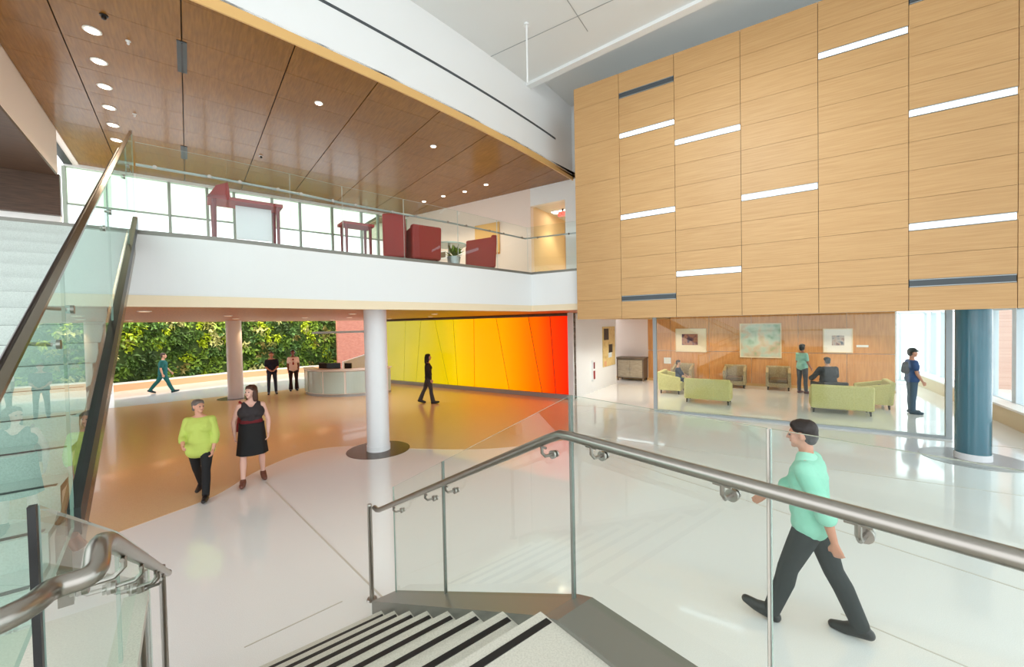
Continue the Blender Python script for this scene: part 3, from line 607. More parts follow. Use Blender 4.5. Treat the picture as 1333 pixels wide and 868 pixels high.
# ---- waiting room glass screen
gs = thing('glass_screen', 'frameless looking glass screen with slim grey frame before the waiting room', 'screen', A(12.45, 0, 0))
mb = MB()
mb.box(A, 12.42, 12.5, 2.98, 3.08, 0, 2.86, M['grey_alu']); mb.box(A, 12.42, 12.5, -3.16, -3.06, 0, 2.86, M['grey_alu']); mb.box(A, 12.42, 12.5, -3.06, 2.98, 0, 0.06, M['grey_alu']); mb.box(A, 12.42, 12.5, -3.06, 2.98, 2.78, 2.86, M['grey_alu']); mb.build('frame', gs)
gj = [2.98, 1.48, -0.03, -1.54, -3.06]
for i in range(4):
    mb = MB(); mb.box(A, 12.455, 12.467, gj[i + 1] + 0.004, gj[i] - 0.004, 0.06, 2.78, M['glass']); mb.build('glass_panel', gs)

# ================================================================== LIGHTS
def spot(name, parent, loc, power, col=(1, 0.8, 0.6), size=1.9, rad=0.06):
    ld = bpy.data.lights.new(name, 'SPOT'); ld.energy = power; ld.color = col; ld.spot_size = size; ld.spot_blend = 0.6; ld.shadow_soft_size = rad
    o = bpy.data.objects.new(name, ld); COL.objects.link(o); o.parent = parent; o.location = loc; return o
def downlight(p, z, label, group, power, r=0.075, col=(1, 0.8, 0.58), lens='glow_warm', size=1.9):
    t = thing('downlight', label, 'ceiling light', (p.x, p.y, z), group)
    mb = MB(); mb.lathe((p.x, p.y, z), [(r * 1.35, 0.004), (r * 1.35, -0.01), (r * 1.05, -0.012)], M['ceil'], 20); mb.build('trim_ring', t, smooth=True)
    mb = MB(); mb.lathe((p.x, p.y, z), [(r, -0.0125), (r, -0.016)], M[lens], 20); mb.build('lens', t, smooth=True)
    spot('lamp', t, (0, 0, -0.05), power, col, size)
    return t
ord_ = ['nearest', 'second', 'third', 'fourth', 'fifth', 'farthest']
for k in range(6):
    downlight(D(-0.93 - 0.036 * k, 8.15 + 0.862 * k, 0), ZC, '%s downlight of the row of six at upper left' % ord_[k], 'row of six downlights in the wood ceiling', 40)
for p, lb in ((D(2.05, 8.28, 0), 'small downlight near the middle of the curved ceiling edge'), (D(4.65, 8.68, 0), 'small downlight near the right part of the curved ceiling edge'),
              (D(7.16, 10.11, 0), 'ceiling downlight by mezzanine back wall, nearest of four'), (D(6.97, 11.02, 0), 'ceiling downlight by mezzanine back wall, second of four'), (D(6.64, 11.8, 0), 'ceiling downlight by mezzanine back wall, third of four'), (D(6.39, 12.68, 0), 'ceiling downlight by mezzanine back wall, farthest of four')):
    downlight(p, ZC, lb, 'single downlights in the wood ceiling', 40, 0.055)
UL = ['left of the white column, near the edge', 'behind the woman in lime shirt', 'straight above the bronze disc column', 'right of the white column', 'farther back at left', 'before the reception desk', 'between desk and rainbow glass', 'nearest the lime end of the rainbow glass', 'above the standing pair', 'at far left, nearer', 'at far left, farther', 'behind the reception desk']
for i, p in enumerate([D(-0.6, 9.8, 0), D(0.8, 12.5, 0), D(3.4, 11.0, 0), D(5.8, 11.0, 0), D(1.2, 15.6, 0), D(4.4, 14.6, 0), D(7.2, 14.0, 0), D(6.8, 17.0, 0), D(2.0, 19.0, 0), D(-1.4, 13, 0), D(-1.4, 17, 0), D(5.0, 19.0, 0)]):
    downlight(p, 3.03, 'recessed downlight under the mezzanine soffit, ' + UL[i], 'downlights under the mezzanine', 24, col=(1, 0.62, 0.34), lens='glow_dim')
for i in range(5):
    downlight(A(18.1, 3.6 - i * 1.5, 0), 2.86, 'recessed downlight along the maple wall, %s from the left' % ord_[i].replace('nearest', 'first'), 'waiting room downlights', 40, col=(1, 0.76, 0.52), lens='glow_dim')
for i in range(4):
    downlight(A(15.0, 2.9 - i * 1.8, 0), 2.86, 'recessed downlight above the lime sofas, %s from the left' % ord_[i].replace('nearest', 'first'), 'waiting room downlights', 20, col=(1, 0.82, 0.64), lens='glow_dim')
for i in range(3):  # lamps out of view, added to lift the grey corner wall
    downlight(A(13.6 + i * 1.5, 4.5, 0), 2.86, 'added unseen downlight brightening the white corner wall, %s along it' % ord_[i], 'added corner wall downlights', 62, col=(1, 0.95, 0.84), lens='glow_dim', size=2.1)
for i, a_ in enumerate((12.3, 14.6)):
    t = thing('ceiling_light', ('nearer' if i == 0 else 'farther') + ' flat light panel on the corridor ceiling', 'ceiling light', A(a_, 5.8, 6.4))
    mb = MB(); mb.box(A, a_ - .16, a_ + .16, 5.3, 6.3, 6.37, 6.4, M['ceil']); mb.build('housing', t)
    mb = MB(); mb.box(A, a_ - .13, a_ + .13, 5.35, 6.25, 6.36, 6.37, M['glow_warm']); mb.build('diffuser', t); spot('lamp', t, (0, 0, -0.08), 45, (1, 0.8, 0.5))
TL = ['leftmost', 'second from left', 'third from left', 'fourth from left', 'fifth from left', 'rightmost']
for i in range(6):  # hidden lamps added because the leaves came out too dark
    s_ = L_[-1] * (0.22 + 0.14 * i); p, d_ = at_len(s_); p = p - offs([p, p + d_], 1.0)[0] + p; q = p
    t = thing('added_plant_lamp', 'added unseen lamp brightening the plant wall, ' + TL[i], 'ceiling light', Vector((q.x, q.y, 4.2)), 'added plant wall lamps')
    mb = MB(); mb.lathe((q.x, q.y, 4.2), [(0.05, 0.0), (0.05, 0.16), (0.02, 0.18)], M['white'], 16); mb.build('housing', t, smooth=True); mb = MB(); mb.tube([Vector((q.x, q.y, 4.38)), Vector((q.x, q.y, 4.38)) - d_.cross(ZV) * 1.35], 0.012, M['white'], 8); mb.build('arm', t)
    o = spot('lamp', t, (0, 0, -0.03), 150, (1, 0.93, 0.74), 1.9); v_ = (Vector((0, 0, -1.6)) - d_.cross(ZV) * 1.1).normalized(); o.rotation_euler = v_.to_track_quat('-Z', 'Y').to_euler()
# unseen downlights added to brighten the reception desk front
for n_, d_ in ((3.0, 14.6), (5.2, 14.6)): downlight(D(n_, d_, 0), 3.03, ('left' if n_ < 4 else 'right') + ' added unseen downlight brightening the reception desk', 'downlights under the mezzanine', 75, col=(0.95, 0.98, 1), lens='glow_dim')
t = thing('added_sheen_lamp', 'added unseen lamp making the pale glow on the maple cladding', 'ceiling light', A(1.6, 0.6, 8.6))  # added out-of-view lamp, stands in for the whitish sheen on the cladding
mb = MB(); mb.tube([A(1.6, 0.6, 8.6), A(1.6, 0.6, 8.45)], 0.015, M['white'], 8); mb.build('stem', t); mb = MB(); mb.tube([A(1.55, 0.6, 8.47), A(1.75, 0.6, 8.36)], [0.07, 0.08], M['white'], 16); mb.build('can', t, smooth=True)
o = spot('lamp', t, A(1.8, 0.6, 8.33) - A(1.6, 0.6, 8.6), 480, (0.78, 0.92, 1.0), 0.8, 0.25); o.data.spot_blend = 1.0; o.rotation_euler = (A(9.4, 0.75, 5.2) - A(1.8, 0.6, 8.33)).to_track_quat('-Z', 'Y').to_euler()
# ceiling fittings in the wood
def ceil_dot(p, label, m, cat='sensor', r=0.045, h=0.05):
    t = thing('ceiling_sensor', label, cat, (p.x, p.y, ZC)); mb = MB(); mb.lathe((p.x, p.y, ZC), [(r, 0), (r, -0.012)], M['ceil'] if m is not M['black'] else m, 16); mb.build('rosette', t, smooth=True)
    mb = MB(); mb.lathe((p.x, p.y, ZC), [(r * .6, -0.012), (r * .55, -h), (r * .2, -h - 0.01)], m, 16); mb.build('dome', t, smooth=True)
ceil_dot(D(-0.76, 7.68, 0), 'dark round sensor in front of the row of six downlights', M['black'])
ceil_dot(D(1.52, 11.62, 0), 'dark round sensor alone in the reflective middle of the ceiling', M['steel_dark'])
ceil_dot(D(-0.56, 8.14, 0), 'small white sprinkler head beside the nearest downlight', M['white'], 'sprinkler', 0.03)
ceil_dot(D(-0.69, 10.78, 0), 'small white sprinkler head beside the fourth downlight', M['white'], 'sprinkler', 0.03)
for (a_, c_, lb) in ((7.69, 8.6, 'near dark slot diffuser set in a ceiling joint'), (12.0, 12.87, 'far dark slot diffuser set in a ceiling joint')):
    n_ = 0.05
    t = thing('slot_diffuser', lb, 'vent', D(n_, (a_ + c_) / 2, ZC)); mb = MB(); mb.box(D, n_ - .06, n_ + .06, a_, c_, ZC - 0.012, ZC, M['vent']); mb.build('frame', t)
    mb = MB(); mb.box(D, n_ - .01, n_ + .01, a_ + .03, c_ - .03, ZC - 0.018, ZC - 0.012, M['black']); mb.build('slot', t)

# ================================================================== RECEPTION DESK
P1, P2, P3 = Vector((-8.69, 16.94, 0)), Vector((-6.75, 15.64, 0)), Vector((-4.97, 16.6, 0))
def circ(a, b, c):
    d = 2 * (a.x * (b.y - c.y) + b.x * (c.y - a.y) + c.x * (a.y - b.y))
    ux = ((a.x**2 + a.y**2) * (b.y - c.y) + (b.x**2 + b.y**2) * (c.y - a.y) + (c.x**2 + c.y**2) * (a.y - b.y)) / d
    uy = ((a.x**2 + a.y**2) * (c.x - b.x) + (b.x**2 + b.y**2) * (a.x - c.x) + (c.x**2 + c.y**2) * (b.x - a.x)) / d
    return Vector((ux, uy, 0))
cc = circ(P1, P2, P3); R_ = (P1 - cc).length
th0 = math.atan2(P1.y - cc.y, P1.x - cc.x); th1 = math.atan2(P3.y - cc.y, P3.x - cc.x)
if th1 < th0: th1 += 2 * math.pi
desk = thing('reception_desk', 'curved white reception desk with aqua glass front beside the column', 'desk', (cc.x, cc.y - R_ * 0.5, 0))
def arc(r0, r1, a0, a1, z0, z1, m, n, mb=None):
    mb = mb or MB()
    for i in range(n):
        t0 = a0 + (a1 - a0) * i / n; t1 = a0 + (a1 - a0) * (i + 1) / n
        q = [(r1, t0), (r1, t1), (r0, t1), (r0, t0)]; f = lambda r, t, z: Vector((cc.x + r * math.cos(t), cc.y + r * math.sin(t), z))
        mb.hexa([f(r, t, z0) for r, t in q], [f(r, t, z1) for r, t in q], m)
    return mb
arc(R_ - 0.45, R_ - 0.03, th0, th1, 0.0, 0.1, M['grey_alu'], 36).build('plinth', desk)
arc(R_ - 0.08, R_ - 0.03, th0, th1, 0.1, 1.02, M['desk_white'], 36).build('body', desk)
arc(R_ - 0.36, R_ + 0.03, th0 - .01, th1 + .01, 1.02, 1.07, M['desk_white'], 36).build('counter', desk)
arc(R_ - 0.75, R_ - 0.1, th0 + .03, th1 - .03, 0.72, 0.75, M['desk_white'], 36).build('work_surface', desk)
npn = 5
for i in range(npn):
    a0 = th0 + (th1 - th0) * i / npn + 0.02; a1 = th0 + (th1 - th0) * (i + 1) / npn - 0.02
    arc(R_ - 0.03, R_, a0, a1, 0.13, 0.97, M['aqua'], 8).build('front_panel', desk)
def on_desk(f, r, z): t = th0 + (th1 - th0) * f; return Vector((cc.x + (R_ - r) * math.cos(t), cc.y + (R_ - r) * math.sin(t), z))
def monitor(f, r, label, wd, rz, zt=0.75):
    p = on_desk(f, r, zt); t = thing('monitor', label, 'monitor', p, 'monitors on the reception desk', rz)
    def bx_(x0, x1, y0, y1, z0, z1, m, nm):
        mb = MB(); mb.box(lambda x, y, z: Vector((x, y, z)), x0, x1, y0, y1, z0, z1, m); o = mb.build(nm, root=(0, 0, 0)); o.parent = t; return o
    bx_(-wd / 2, wd / 2, -0.03, 0.02, 0.14, 0.52, M['screen'], 'screen'); bx_(-0.03, 0.03, 0.02, 0.05, 0.0, 0.3, M['screen'], 'stand'); bx_(-0.12, 0.12, -0.06, 0.12, 0.0, 0.015, M['screen'], 'base')
monitor(0.2, 0.55, 'narrow black monitor at the left end of the reception desk', 0.34, 2.6)
monitor(0.33, 0.5, 'wide black monitor near the left middle of the reception desk', 0.6, 3.2)
monitor(0.42, 0.55, 'second wide black monitor beside it on the reception desk', 0.5, 3.6)
monitor(0.6, 0.5, 'black monitor on reception desk just left of the column', 0.3, 2.9)

# ================================================================== SEATING
XYZ = lambda x, y, z: Vector((x, y, z))
def seat(name, label, cat, wd, m, mseat, loc, rz, group, dp=0.78, hb=0.8, arm=0.62, sh=0.43, legm=None, tub=True):
    t = thing(name, label, cat, loc, group, rz); hw = wd / 2
    def part(nm, mb, bv=0.025, label=None):
        o = mb.build(nm, root=(0, 0, 0), bevel=bv, seg=3); o.parent = t
        if label: o['label'] = label
    mb = MB(); mb.box(XYZ, -hw + .02, hw - .02, -dp / 2 + .02, dp / 2 - .02, 0.13, 0.28, m); part('base', mb)
    n = 2 if wd > 1.1 else 1
    for i in range(n):
        x0 = -hw + .1 + (wd - .2) / n * i; mb = MB(); mb.box(XYZ, x0 + .005, x0 + (wd - .2) / n - .005, -dp / 2 + .01, dp / 2 - .14, 0.28, sh, mseat); part('seat_cushion', mb, 0.035)
    mb = MB(); mb.hexa([Vector(p) for p in ((-hw, dp / 2 - .16, .13), (hw, dp / 2 - .16, .13), (hw, dp / 2, .13), (-hw, dp / 2, .13))], [Vector(p) for p in ((-hw, dp / 2 - .1, hb), (hw, dp / 2 - .1, hb), (hw, dp / 2 + .05, hb), (-hw, dp / 2 + .05, hb))], m); part('backrest', mb, 0.045)
    for s in (-1, 1):
        mb = MB(); x0, x1 = (s * hw, s * (hw - .1)); x0, x1 = min(x0, x1), max(x0, x1)
        mb.hexa([Vector(p) for p in ((x0, -dp / 2, .13), (x1, -dp / 2, .13), (x1, dp / 2 - .05, .13), (x0, dp / 2 - .05, .13))], [Vector(p) for p in ((x0, -dp / 2 + .02, arm), (x1, -dp / 2 + .02, arm), (x1, dp / 2 - .05, hb - .05), (x0, dp / 2 - .05, hb - .05))], m); part('arm', mb, 0.03)
    for sx in (-1, 1):
        for sy in (-1, 1):
            mb = MB(); mb.tube([(sx * (hw - .07), sy * (dp / 2 - .08), 0), (sx * (hw - .08), sy * (dp / 2 - .09), 0.135)], [0.02, 0.03], legm or M['steel_dark'], 10); part('leg', mb, 0)
    return t
def face(v): return math.atan2(v.x, -v.y)          # turn so that local -y looks along v
gl = M['green']
seat('loveseat', 'lime green loveseat seen from behind, left of the two nearest', 'sofa', 1.35, gl, gl, A(14.62, 1.88, 0), face(nA), 'lime green sofas in the waiting room')
seat('loveseat', 'lime green loveseat seen from behind, in front of the man in black', 'sofa', 1.38, gl, gl, A(14.66, -1.5, 0), face(nA), 'lime green sofas in the waiting room')
seat('loveseat', 'lime green sofa side on at left, the boy in dark blue sits on it', 'sofa', 1.1, gl, gl, A(16.15, 3.3, 0), face(-dA), 'lime green sofas in the waiting room')
seat('loveseat', 'lime green armchair at right near the window with a cushion', 'sofa', 1.0, gl, gl, A(16.05, -2.4, 0), face(dA), 'lime green sofas in the waiting room')
p = A(15.75, -2.52, 0.43); mb = MB(); mb.tube([p + Vector((0, 0, 0)), p + ZV * .08, p + ZV * .2, p + ZV * .27], [0.1, 0.17, 0.15, 0.03], M['beige_dark'], 14)
tag(mb.build('cushion', root=p, smooth=True), 'olive cushion on the green armchair by the window', 'cushion')
bg = M['beige']
for i, (a_, lb) in enumerate(((3.35, 'taupe armchair against wood wall, leftmost of three'), (1.4, 'taupe armchair against wood wall, middle of three'), (-0.05, 'taupe armchair against wood wall, rightmost of three'))):
    seat('armchair', lb, 'chair', 0.8, bg, M['beige_dark'], A(18.45, a_, 0), face(-nA), 'taupe armchairs along the wood wall', hb=0.86, arm=0.68)
seat('armchair', 'dark armchair in which the man in black sits', 'chair', 0.72, M['screen'], M['screen'], A(16.75, -1.42, 0), face(nA * .9 + dA * .4), None, hb=0.62, arm=0.58)

# cabinet, artworks, plates, extinguisher box
t = thing('cabinet', 'weathered grey cabinet with brown frame against the back wall', 'cabinet', A(18.75, 5.6, 0))
mb = MB(); mb.box(A, 18.4, 19.08, 4.98, 6.2, 0.12, 1.0, M['cab_dark']); mb.build('body', t)
mb = MB(); mb.box(A, 18.36, 19.08, 4.94, 6.24, 1.0, 1.06, M['cab_dark']); mb.build('top', t)
for a0, a1 in ((5.04, 5.585), (5.595, 6.14)): mb = MB(); mb.box(A, 18.375, 18.4, a0, a1, 0.17, 0.95, M['cab']); o = mb.build('door', t); mb = MB(); c_ = a1 - .06 if a0 < 5.3 else a0 + .06; mb.tube([A(18.36, c_, 0.5), A(18.36, c_, 0.62)], 0.01, M['steel'], 8); mb.build('handle', o)
for a_ in (5.02, 6.16):
    for n_ in (18.44, 19.04): mb = MB(); mb.box(A, n_ - .03, n_ + .03, a_ - .03, a_ + .03, 0, 0.12, M['cab_dark']); mb.build('leg', t)
def pic_mat(name, cols, sc=3.0, seed=0.0):
    m = mat(name, cols[0], 0.5); nt = m.node_tree; N = nt.nodes; L = nt.links; g = N.new('ShaderNodeNewGeometry'); mp = N.new('ShaderNodeMapping'); mp.inputs['Location'].default_value = (seed, seed * 2, seed); L.new(g.outputs['Position'], mp.inputs[0])
    n = N.new('ShaderNodeTexNoise'); n.inputs['Scale'].default_value = sc; n.inputs['Detail'].default_value = 2; L.new(mp.outputs[0], n.inputs['Vector']); cr = N.new('ShaderNodeValToRGB'); cr.color_ramp.interpolation = 'B_SPLINE'
    for i, c in enumerate(cols):
        e = cr.color_ramp.elements[i] if i < 2 else cr.color_ramp.elements.new(0.5); e.color = c
    for i, e in enumerate(cr.color_ramp.elements): e.position = 0.3 + 0.4 * i / (len(cols) - 1)
    for i, c in enumerate(cols): cr.color_ramp.elements[i].color = c
    L.new(n.outputs[0], cr.inputs[0]); L.new(cr.outputs[0], N['Principled BSDF'].inputs['Base Color']); return m
def picture(label, a0, a1, z0, z1, im, ia, mt, n=19.07):
    t = thing('framed_picture', label, 'picture', A(n, (a0 + a1) / 2, (z0 + z1) / 2), 'pictures on the waiting room wall')
    mb = MB(); f = 0.03
    for x in ((a0, a0 + f, z0, z1), (a1 - f, a1, z0, z1), (a0 + f, a1 - f, z0, z0 + f), (a0 + f, a1 - f, z1 - f, z1)): mb.box(A, n - .04, n - .005, *x, M['band_wood'])
    mb.build('frame', t)
    mb = MB(); mb.box(A, n - .02, n - .005, a0 + f, a1 - f, z0 + f, z1 - f, mt); mb.build('mat_board', t)
    if im: mb = MB(); mb.box(A, n - .023, n - .02, *ia, im); mb.build('image', t)
matb = mat('cream_mat_board', srgb(246, 232, 206), 0.7)
picture('framed picture with wide cream mat and dark purple image, left', 2.5, 3.74, 1.32, 2.34, pic_mat('dark_image', [srgb(30, 22, 34), srgb(96, 62, 96), srgb(214, 150, 110), srgb(60, 40, 70)], 4), (2.84, 3.48, 1.62, 2.1), matb)
picture('large pale green abstract landscape picture in the middle', -0.17, 1.26, 1.14, 2.52, pic_mat('pale_landscape', [srgb(120, 168, 132), srgb(190, 214, 200), srgb(206, 220, 206), srgb(226, 190, 160), srgb(150, 190, 150)], 2.2, 4), (-0.13, 1.22, 1.18, 2.48), matb)
picture('framed picture with white mat and small blue image, right', -2.32, -1.46, 1.39, 2.28, pic_mat('blue_image', [srgb(70, 84, 120), srgb(190, 150, 130), srgb(220, 210, 205), srgb(60, 80, 110)], 6, 9), (-2.08, -1.72, 1.66, 2.02), mat('white_mat_board', srgb(248, 242, 234), 0.7))
for a0, a1, z0, z1, lb in ((3.95, 4.25, 0.78, 1.05, 'white square wall plate left of the dark blue boy'), (-2.75, -2.42, 1.6, 1.68, 'small white label plate right of the right picture')):
    t = thing('wall_plate', lb, 'plate', A(19.06, a0, z0)); mb = MB(); mb.box(A, 19.05, 19.07, a0, a1, z0, z1, M['white']); mb.build('plate', t); mb = MB(); mb.box(A, 19.045, 19.05, a0 + .06, a1 - .06, z0 + .03, z1 - .03, M['desk_white']); mb.build('cover', t)
# artwork panel on the white corner wall (faces -dA)
t = thing('wall_art', 'tall yellow abstract panel with black shapes on the white wall', 'artwork', A(16.6, 5.94, 1.6))
yel = pic_mat('ochre_canvas', [srgb(214, 186, 120), srgb(230, 206, 148), srgb(196, 164, 96)], 5, 2)
mb = MB(); mb.box(A, 15.9, 17.35, 5.915, 5.945, 0.85, 2.5, yel); mb.build('canvas', t)
for n0, n1, z0, z1, m in ((16.0, 16.55, 1.95, 2.42, M['screen']), (16.55, 17.0, 1.4, 1.75, M['screen']), (16.5, 16.9, 1.2, 1.4, M['pale_alu']), (16.0, 16.25, 0.88, 1.08, M['planter'])):
    mb = MB(); mb.box(A, n0, n1, 5.905, 5.915, z0, z1, m); mb.build('shape', t)
t = thing('extinguisher_cabinet', 'slim white fire extinguisher cabinet with red marking', 'cabinet', A(14.85, 5.93, 0.8))
mb = MB(); mb.box(A, 14.72, 15.0, 5.9, 5.95, 0.45, 1.22, M['white']); mb.build('box', t); mb = MB(); mb.box(A, 14.78, 14.94, 5.892, 5.9, 0.5, 0.82, M['red']); mb.build('red_panel', t); mb = MB(); mb.box(A, 14.8, 14.92, 5.892, 5.9, 0.9, 1.15, M['maroon']); mb.build('window_strip', t)

# ================================================================== MEZZANINE FURNITURE (floor at z = 3.99)
MZ = 3.99
def club(label, n, d, rz, wd=0.8, hb=0.95):
    t = seat('club_chair', label, 'chair', wd, M['red'], M['red'], D(n, d, MZ), rz, 'red club chairs on the mezzanine', dp=0.75, hb=hb, arm=hb - 0.16, sh=0.46)
    return t
club('red club chair on mezzanine with tall back, left of the pair', 3.58, 8.5, face(dD * 1 + nD * .5), 0.46, 1.02)
club('wide red club chair on mezzanine, back to the glass, right of the pair', 4.14, 8.5, face(dD), 0.7, 0.86)
club('red club chair farther right on the mezzanine, turned sideways', 6.05, 8.9, face(dD * .6 - nD), 0.9, 0.95)
t = thing('round_table', 'small glass topped table between red mezzanine chairs', 'table', D(5.05, 8.75, MZ))
mb = MB(); mb.lathe(D(5.05, 8.75, MZ), [(0.42, 0.62), (0.42, 0.65)], M['aqua'], 28); mb.build('table_top', t, smooth=True)
mb = MB(); mb.lathe(D(5.05, 8.75, MZ), [(0.22, 0), (0.2, 0.02), (0.03, 0.05), (0.03, 0.62)], M['steel'], 20); mb.build('pedestal', t, smooth=True)
t = thing('potted_plant', 'small green potted plant on the mezzanine by the glass', 'plant', D(4.86, 8.22, MZ))
mb = MB(); mb.lathe(D(4.86, 8.22, MZ), [(0.12, 0), (0.16, 0.26)], M['grey_alu'], 18); mb.build('pot', t, smooth=True)
mb = MB(); rr = random.Random(5)
for k in range(40):
    az = rr.uniform(0, 6.28); el = rr.uniform(0.2, 1.4); l_ = rr.uniform(.2, .34); d_ = Vector((math.cos(az) * math.cos(el), math.sin(az) * math.cos(el), math.sin(el))); s_ = d_.cross(ZV).normalized() * .04; o_ = D(4.86, 8.22, MZ + .26)
    mb.add([o_, o_ + d_ * l_ * .6 + s_, o_ + d_ * l_, o_ + d_ * l_ * .6 - s_], [(0, 1, 2, 3)], leafm[k % 3])
mb.build('foliage', t)
def red_table(label, n, d, wd, dp, h, leaf):
    t = thing('red_table', label, 'table', D(n, d, MZ), 'red framed tables on the mezzanine')
    mb = MB(); mb.box(D, n - wd / 2, n + wd / 2, d - dp / 2, d + dp / 2, MZ + h - .05, MZ + h, M['red']); mb.build('table_top', t)
    for sx, sy in ((-1, -1), (1, -1), (1, 1), (-1, 1)):
        x = n + sx * (wd / 2 - .07); y = d + sy * (dp / 2 - .05); mb = MB(); mb.tube([D(x, y, MZ), D(x, y, MZ + h - .05)], [.022, .032], M['maroon'], 8); mb.build('leg', t)
    if leaf:
        mb = MB(); mb.slab([D(n - wd / 2 - .02, d - dp / 2, MZ + h - .05), D(n - wd / 2 + .28, d - dp / 2, MZ + h), D(n - wd / 2 + .25, d - dp / 2, MZ + h + .22), D(n - wd / 2 + .1, d - dp / 2, MZ + h + .15)], dD * .03, M['red']); mb.build('side_wing', t)
        mb = MB(); mb.box(D, n - wd / 2 + .36, n + wd / 2 - .14, d - .02, d + .02, MZ + .15, MZ + h - .06, mat('lavender_panel', srgb(244, 242, 250), 0.6)); mb.build('back_panel', t)
red_table('red framed table with raised left wing, nearest on the mezzanine', 0.80, 7.95, 1.0, 0.5, 0.74, True)
red_table('smaller red framed table left of the red club chairs', 2.68, 8.3, 0.6, 0.4, 0.72, False)
# little framed prints and tan panel on the mezzanine back wall
for a0, a1, z0, z1, lb, m in ((9.95, 10.3, 5.1, 5.38, 'small dark framed print on mezzanine back wall, left', M['cab_dark']), (9.25, 9.62, 5.16, 5.5, 'small green framed print on mezzanine back wall, right', leafm[7])):
    t = thing('framed_print', lb, 'picture', A(11.1, a0, z0), 'prints on the mezzanine wall'); mb = MB(); mb.box(A, 11.09, 11.12, a0, a1, z0, z1, M['white']); mb.build('frame', t); mb = MB(); mb.box(A, 11.085, 11.09, a0 + .04, a1 - .04, z0 + .04, z1 - .04, m); mb.build('image', t)
t = thing('wall_panel', 'square tan panel hanging on the mezzanine back wall', 'panel', A(11.1, 8.1, 5.3)); mb = MB(); mb.box(A, 11.07, 11.12, 7.62, 8.62, 5.0, 6.05, M['edge_wood']); mb.build('board', t)
mb = MB(); mb.box(A, 11.065, 11.07, 7.62, 8.62, 5.0, 5.05, M['under_wood']); mb.build('bottom_rail', t)
t = thing('exit_sign', 'red exit sign hanging in the corridor opening', 'sign', A(12.0, 5.75, 6.3))
mb = MB(); mb.box(A, 11.98, 12.02, 5.6, 5.9, 6.1, 6.28, mat('exit_sign_face', srgb(250, 200, 190), .5)); mb.build('plate', t); mb = MB(); mb.box(A, 11.99, 12.01, 5.72, 5.78, 6.28, 6.36, M['black']); mb.build('hanger', t)
fc = bpy.data.curves.new('letters', 'FONT'); fc.body = 'EXIT'; fc.size = 0.16; fc.align_x = 'CENTER'; fc.align_y = 'CENTER'; fc.extrude = 0.003
to = bpy.data.objects.new('letters_tmp', fc); COL.objects.link(to); bpy.context.view_layer.update()
me = bpy.data.meshes.new_from_object(to.evaluated_get(bpy.context.evaluated_depsgraph_get())); bpy.data.objects.remove(to)
me.materials.clear(); me.materials.append(mat('exit_red', srgb(255, 40, 30), 0.5, emit=(1, 0.05, 0.03, 1), es=1.5))
lo = bpy.data.objects.new('letters', me); COL.objects.link(lo); lo.parent = t
rx = -dA; lo.matrix_local = Matrix(((rx.x, 0, -nA.x, 0), (rx.y, 0, -nA.y, 0), (0, 1, 0, 0), (0, 0, 0, 1))); lo.location = A(11.974, 5.75, 6.19) - A(12.0, 5.75, 6.3)

# ================================================================== PEOPLE
def cap_geo(verts, faces, p0, r0, p1, r1, seg=14, sx=1.0):
    p0, p1 = Vector(p0), Vector(p1); ax = p1 - p0
    t = ax.normalized() if ax.length > 1e-6 else Vector((0, 0, 1)); u = t.orthogonal().normalized(); v = t.cross(u)
    rings = [(p0 + t * (-math.cos(a) * r0), math.sin(a) * r0) for a in (0.25, 0.7, 1.15, 1.571)] + [(p1 + t * (math.sin(a) * r1), math.cos(a) * r1) for a in (0.0, 0.42, 0.87, 1.32)]
    o = len(verts)
    for c, r in rings:
        for q in range(seg):
            an = 2 * math.pi * q / seg; verts.append(c + (u * math.cos(an) + v * math.sin(an)) * r)
    n = len(rings)
    for k in range(n - 1):
        for q in range(seg):
            q2 = (q + 1) % seg; faces.append((o + k * seg + q, o + k * seg + q2, o + (k + 1) * seg + q2, o + (k + 1) * seg + q))
    faces.append(tuple(o + q for q in reversed(range(seg)))); faces.append(tuple(o + (n - 1) * seg + q for q in range(seg)))
def blend(name, caps, vox, m, smooth_it=4, cut=None):
    V, Fc = [], []
    for c in caps: cap_geo(V, Fc, *c)
    me = bpy.data.meshes.new('tmp'); me.from_pydata(V, [], Fc); bm = bmesh.new(); bm.from_mesh(me); bmesh.ops.recalc_face_normals(bm, faces=bm.faces); bm.to_mesh(me); bm.free()
    ob = bpy.data.objects.new('tmp', me); COL.objects.link(ob)
    r = ob.modifiers.new('r', 'REMESH'); r.mode = 'VOXEL'; r.voxel_size = vox; r.use_smooth_shade = True
    s = ob.modifiers.new('s', 'SMOOTH'); s.factor = 0.5; s.iterations = smooth_it
    bpy.context.view_layer.update(); dg = bpy.context.evaluated_depsgraph_get(); new = bpy.data.meshes.new_from_object(ob.evaluated_get(dg)); bpy.data.objects.remove(ob); bpy.data.meshes.remove(me)
    if cut:
        bm = bmesh.new(); bm.from_mesh(new); bmesh.ops.delete(bm, geom=[v for v in bm.verts if cut(v.co)], context='VERTS'); bm.to_mesh(new); bm.free()
    new.name = name; new.materials.clear(); new.materials.append(m)
    for p in new.polygons: p.use_smooth = True
    return new
def loft(name, rows, up, m):
    mb = MB(); n = len(rows[0]); V = [p + up for r in rows for p in r]
    mb.add(V, [(k * n + q, k * n + (q + 1) % n, (k + 1) * n + (q + 1) % n, (k + 1) * n + q) for k in range(len(rows) - 1) for q in range(n)] + [tuple(range(n))], m)
    o = mb.build(name, root=(0, 0, 0), smooth=True); me = o.data; bpy.data.objects.remove(o); return me
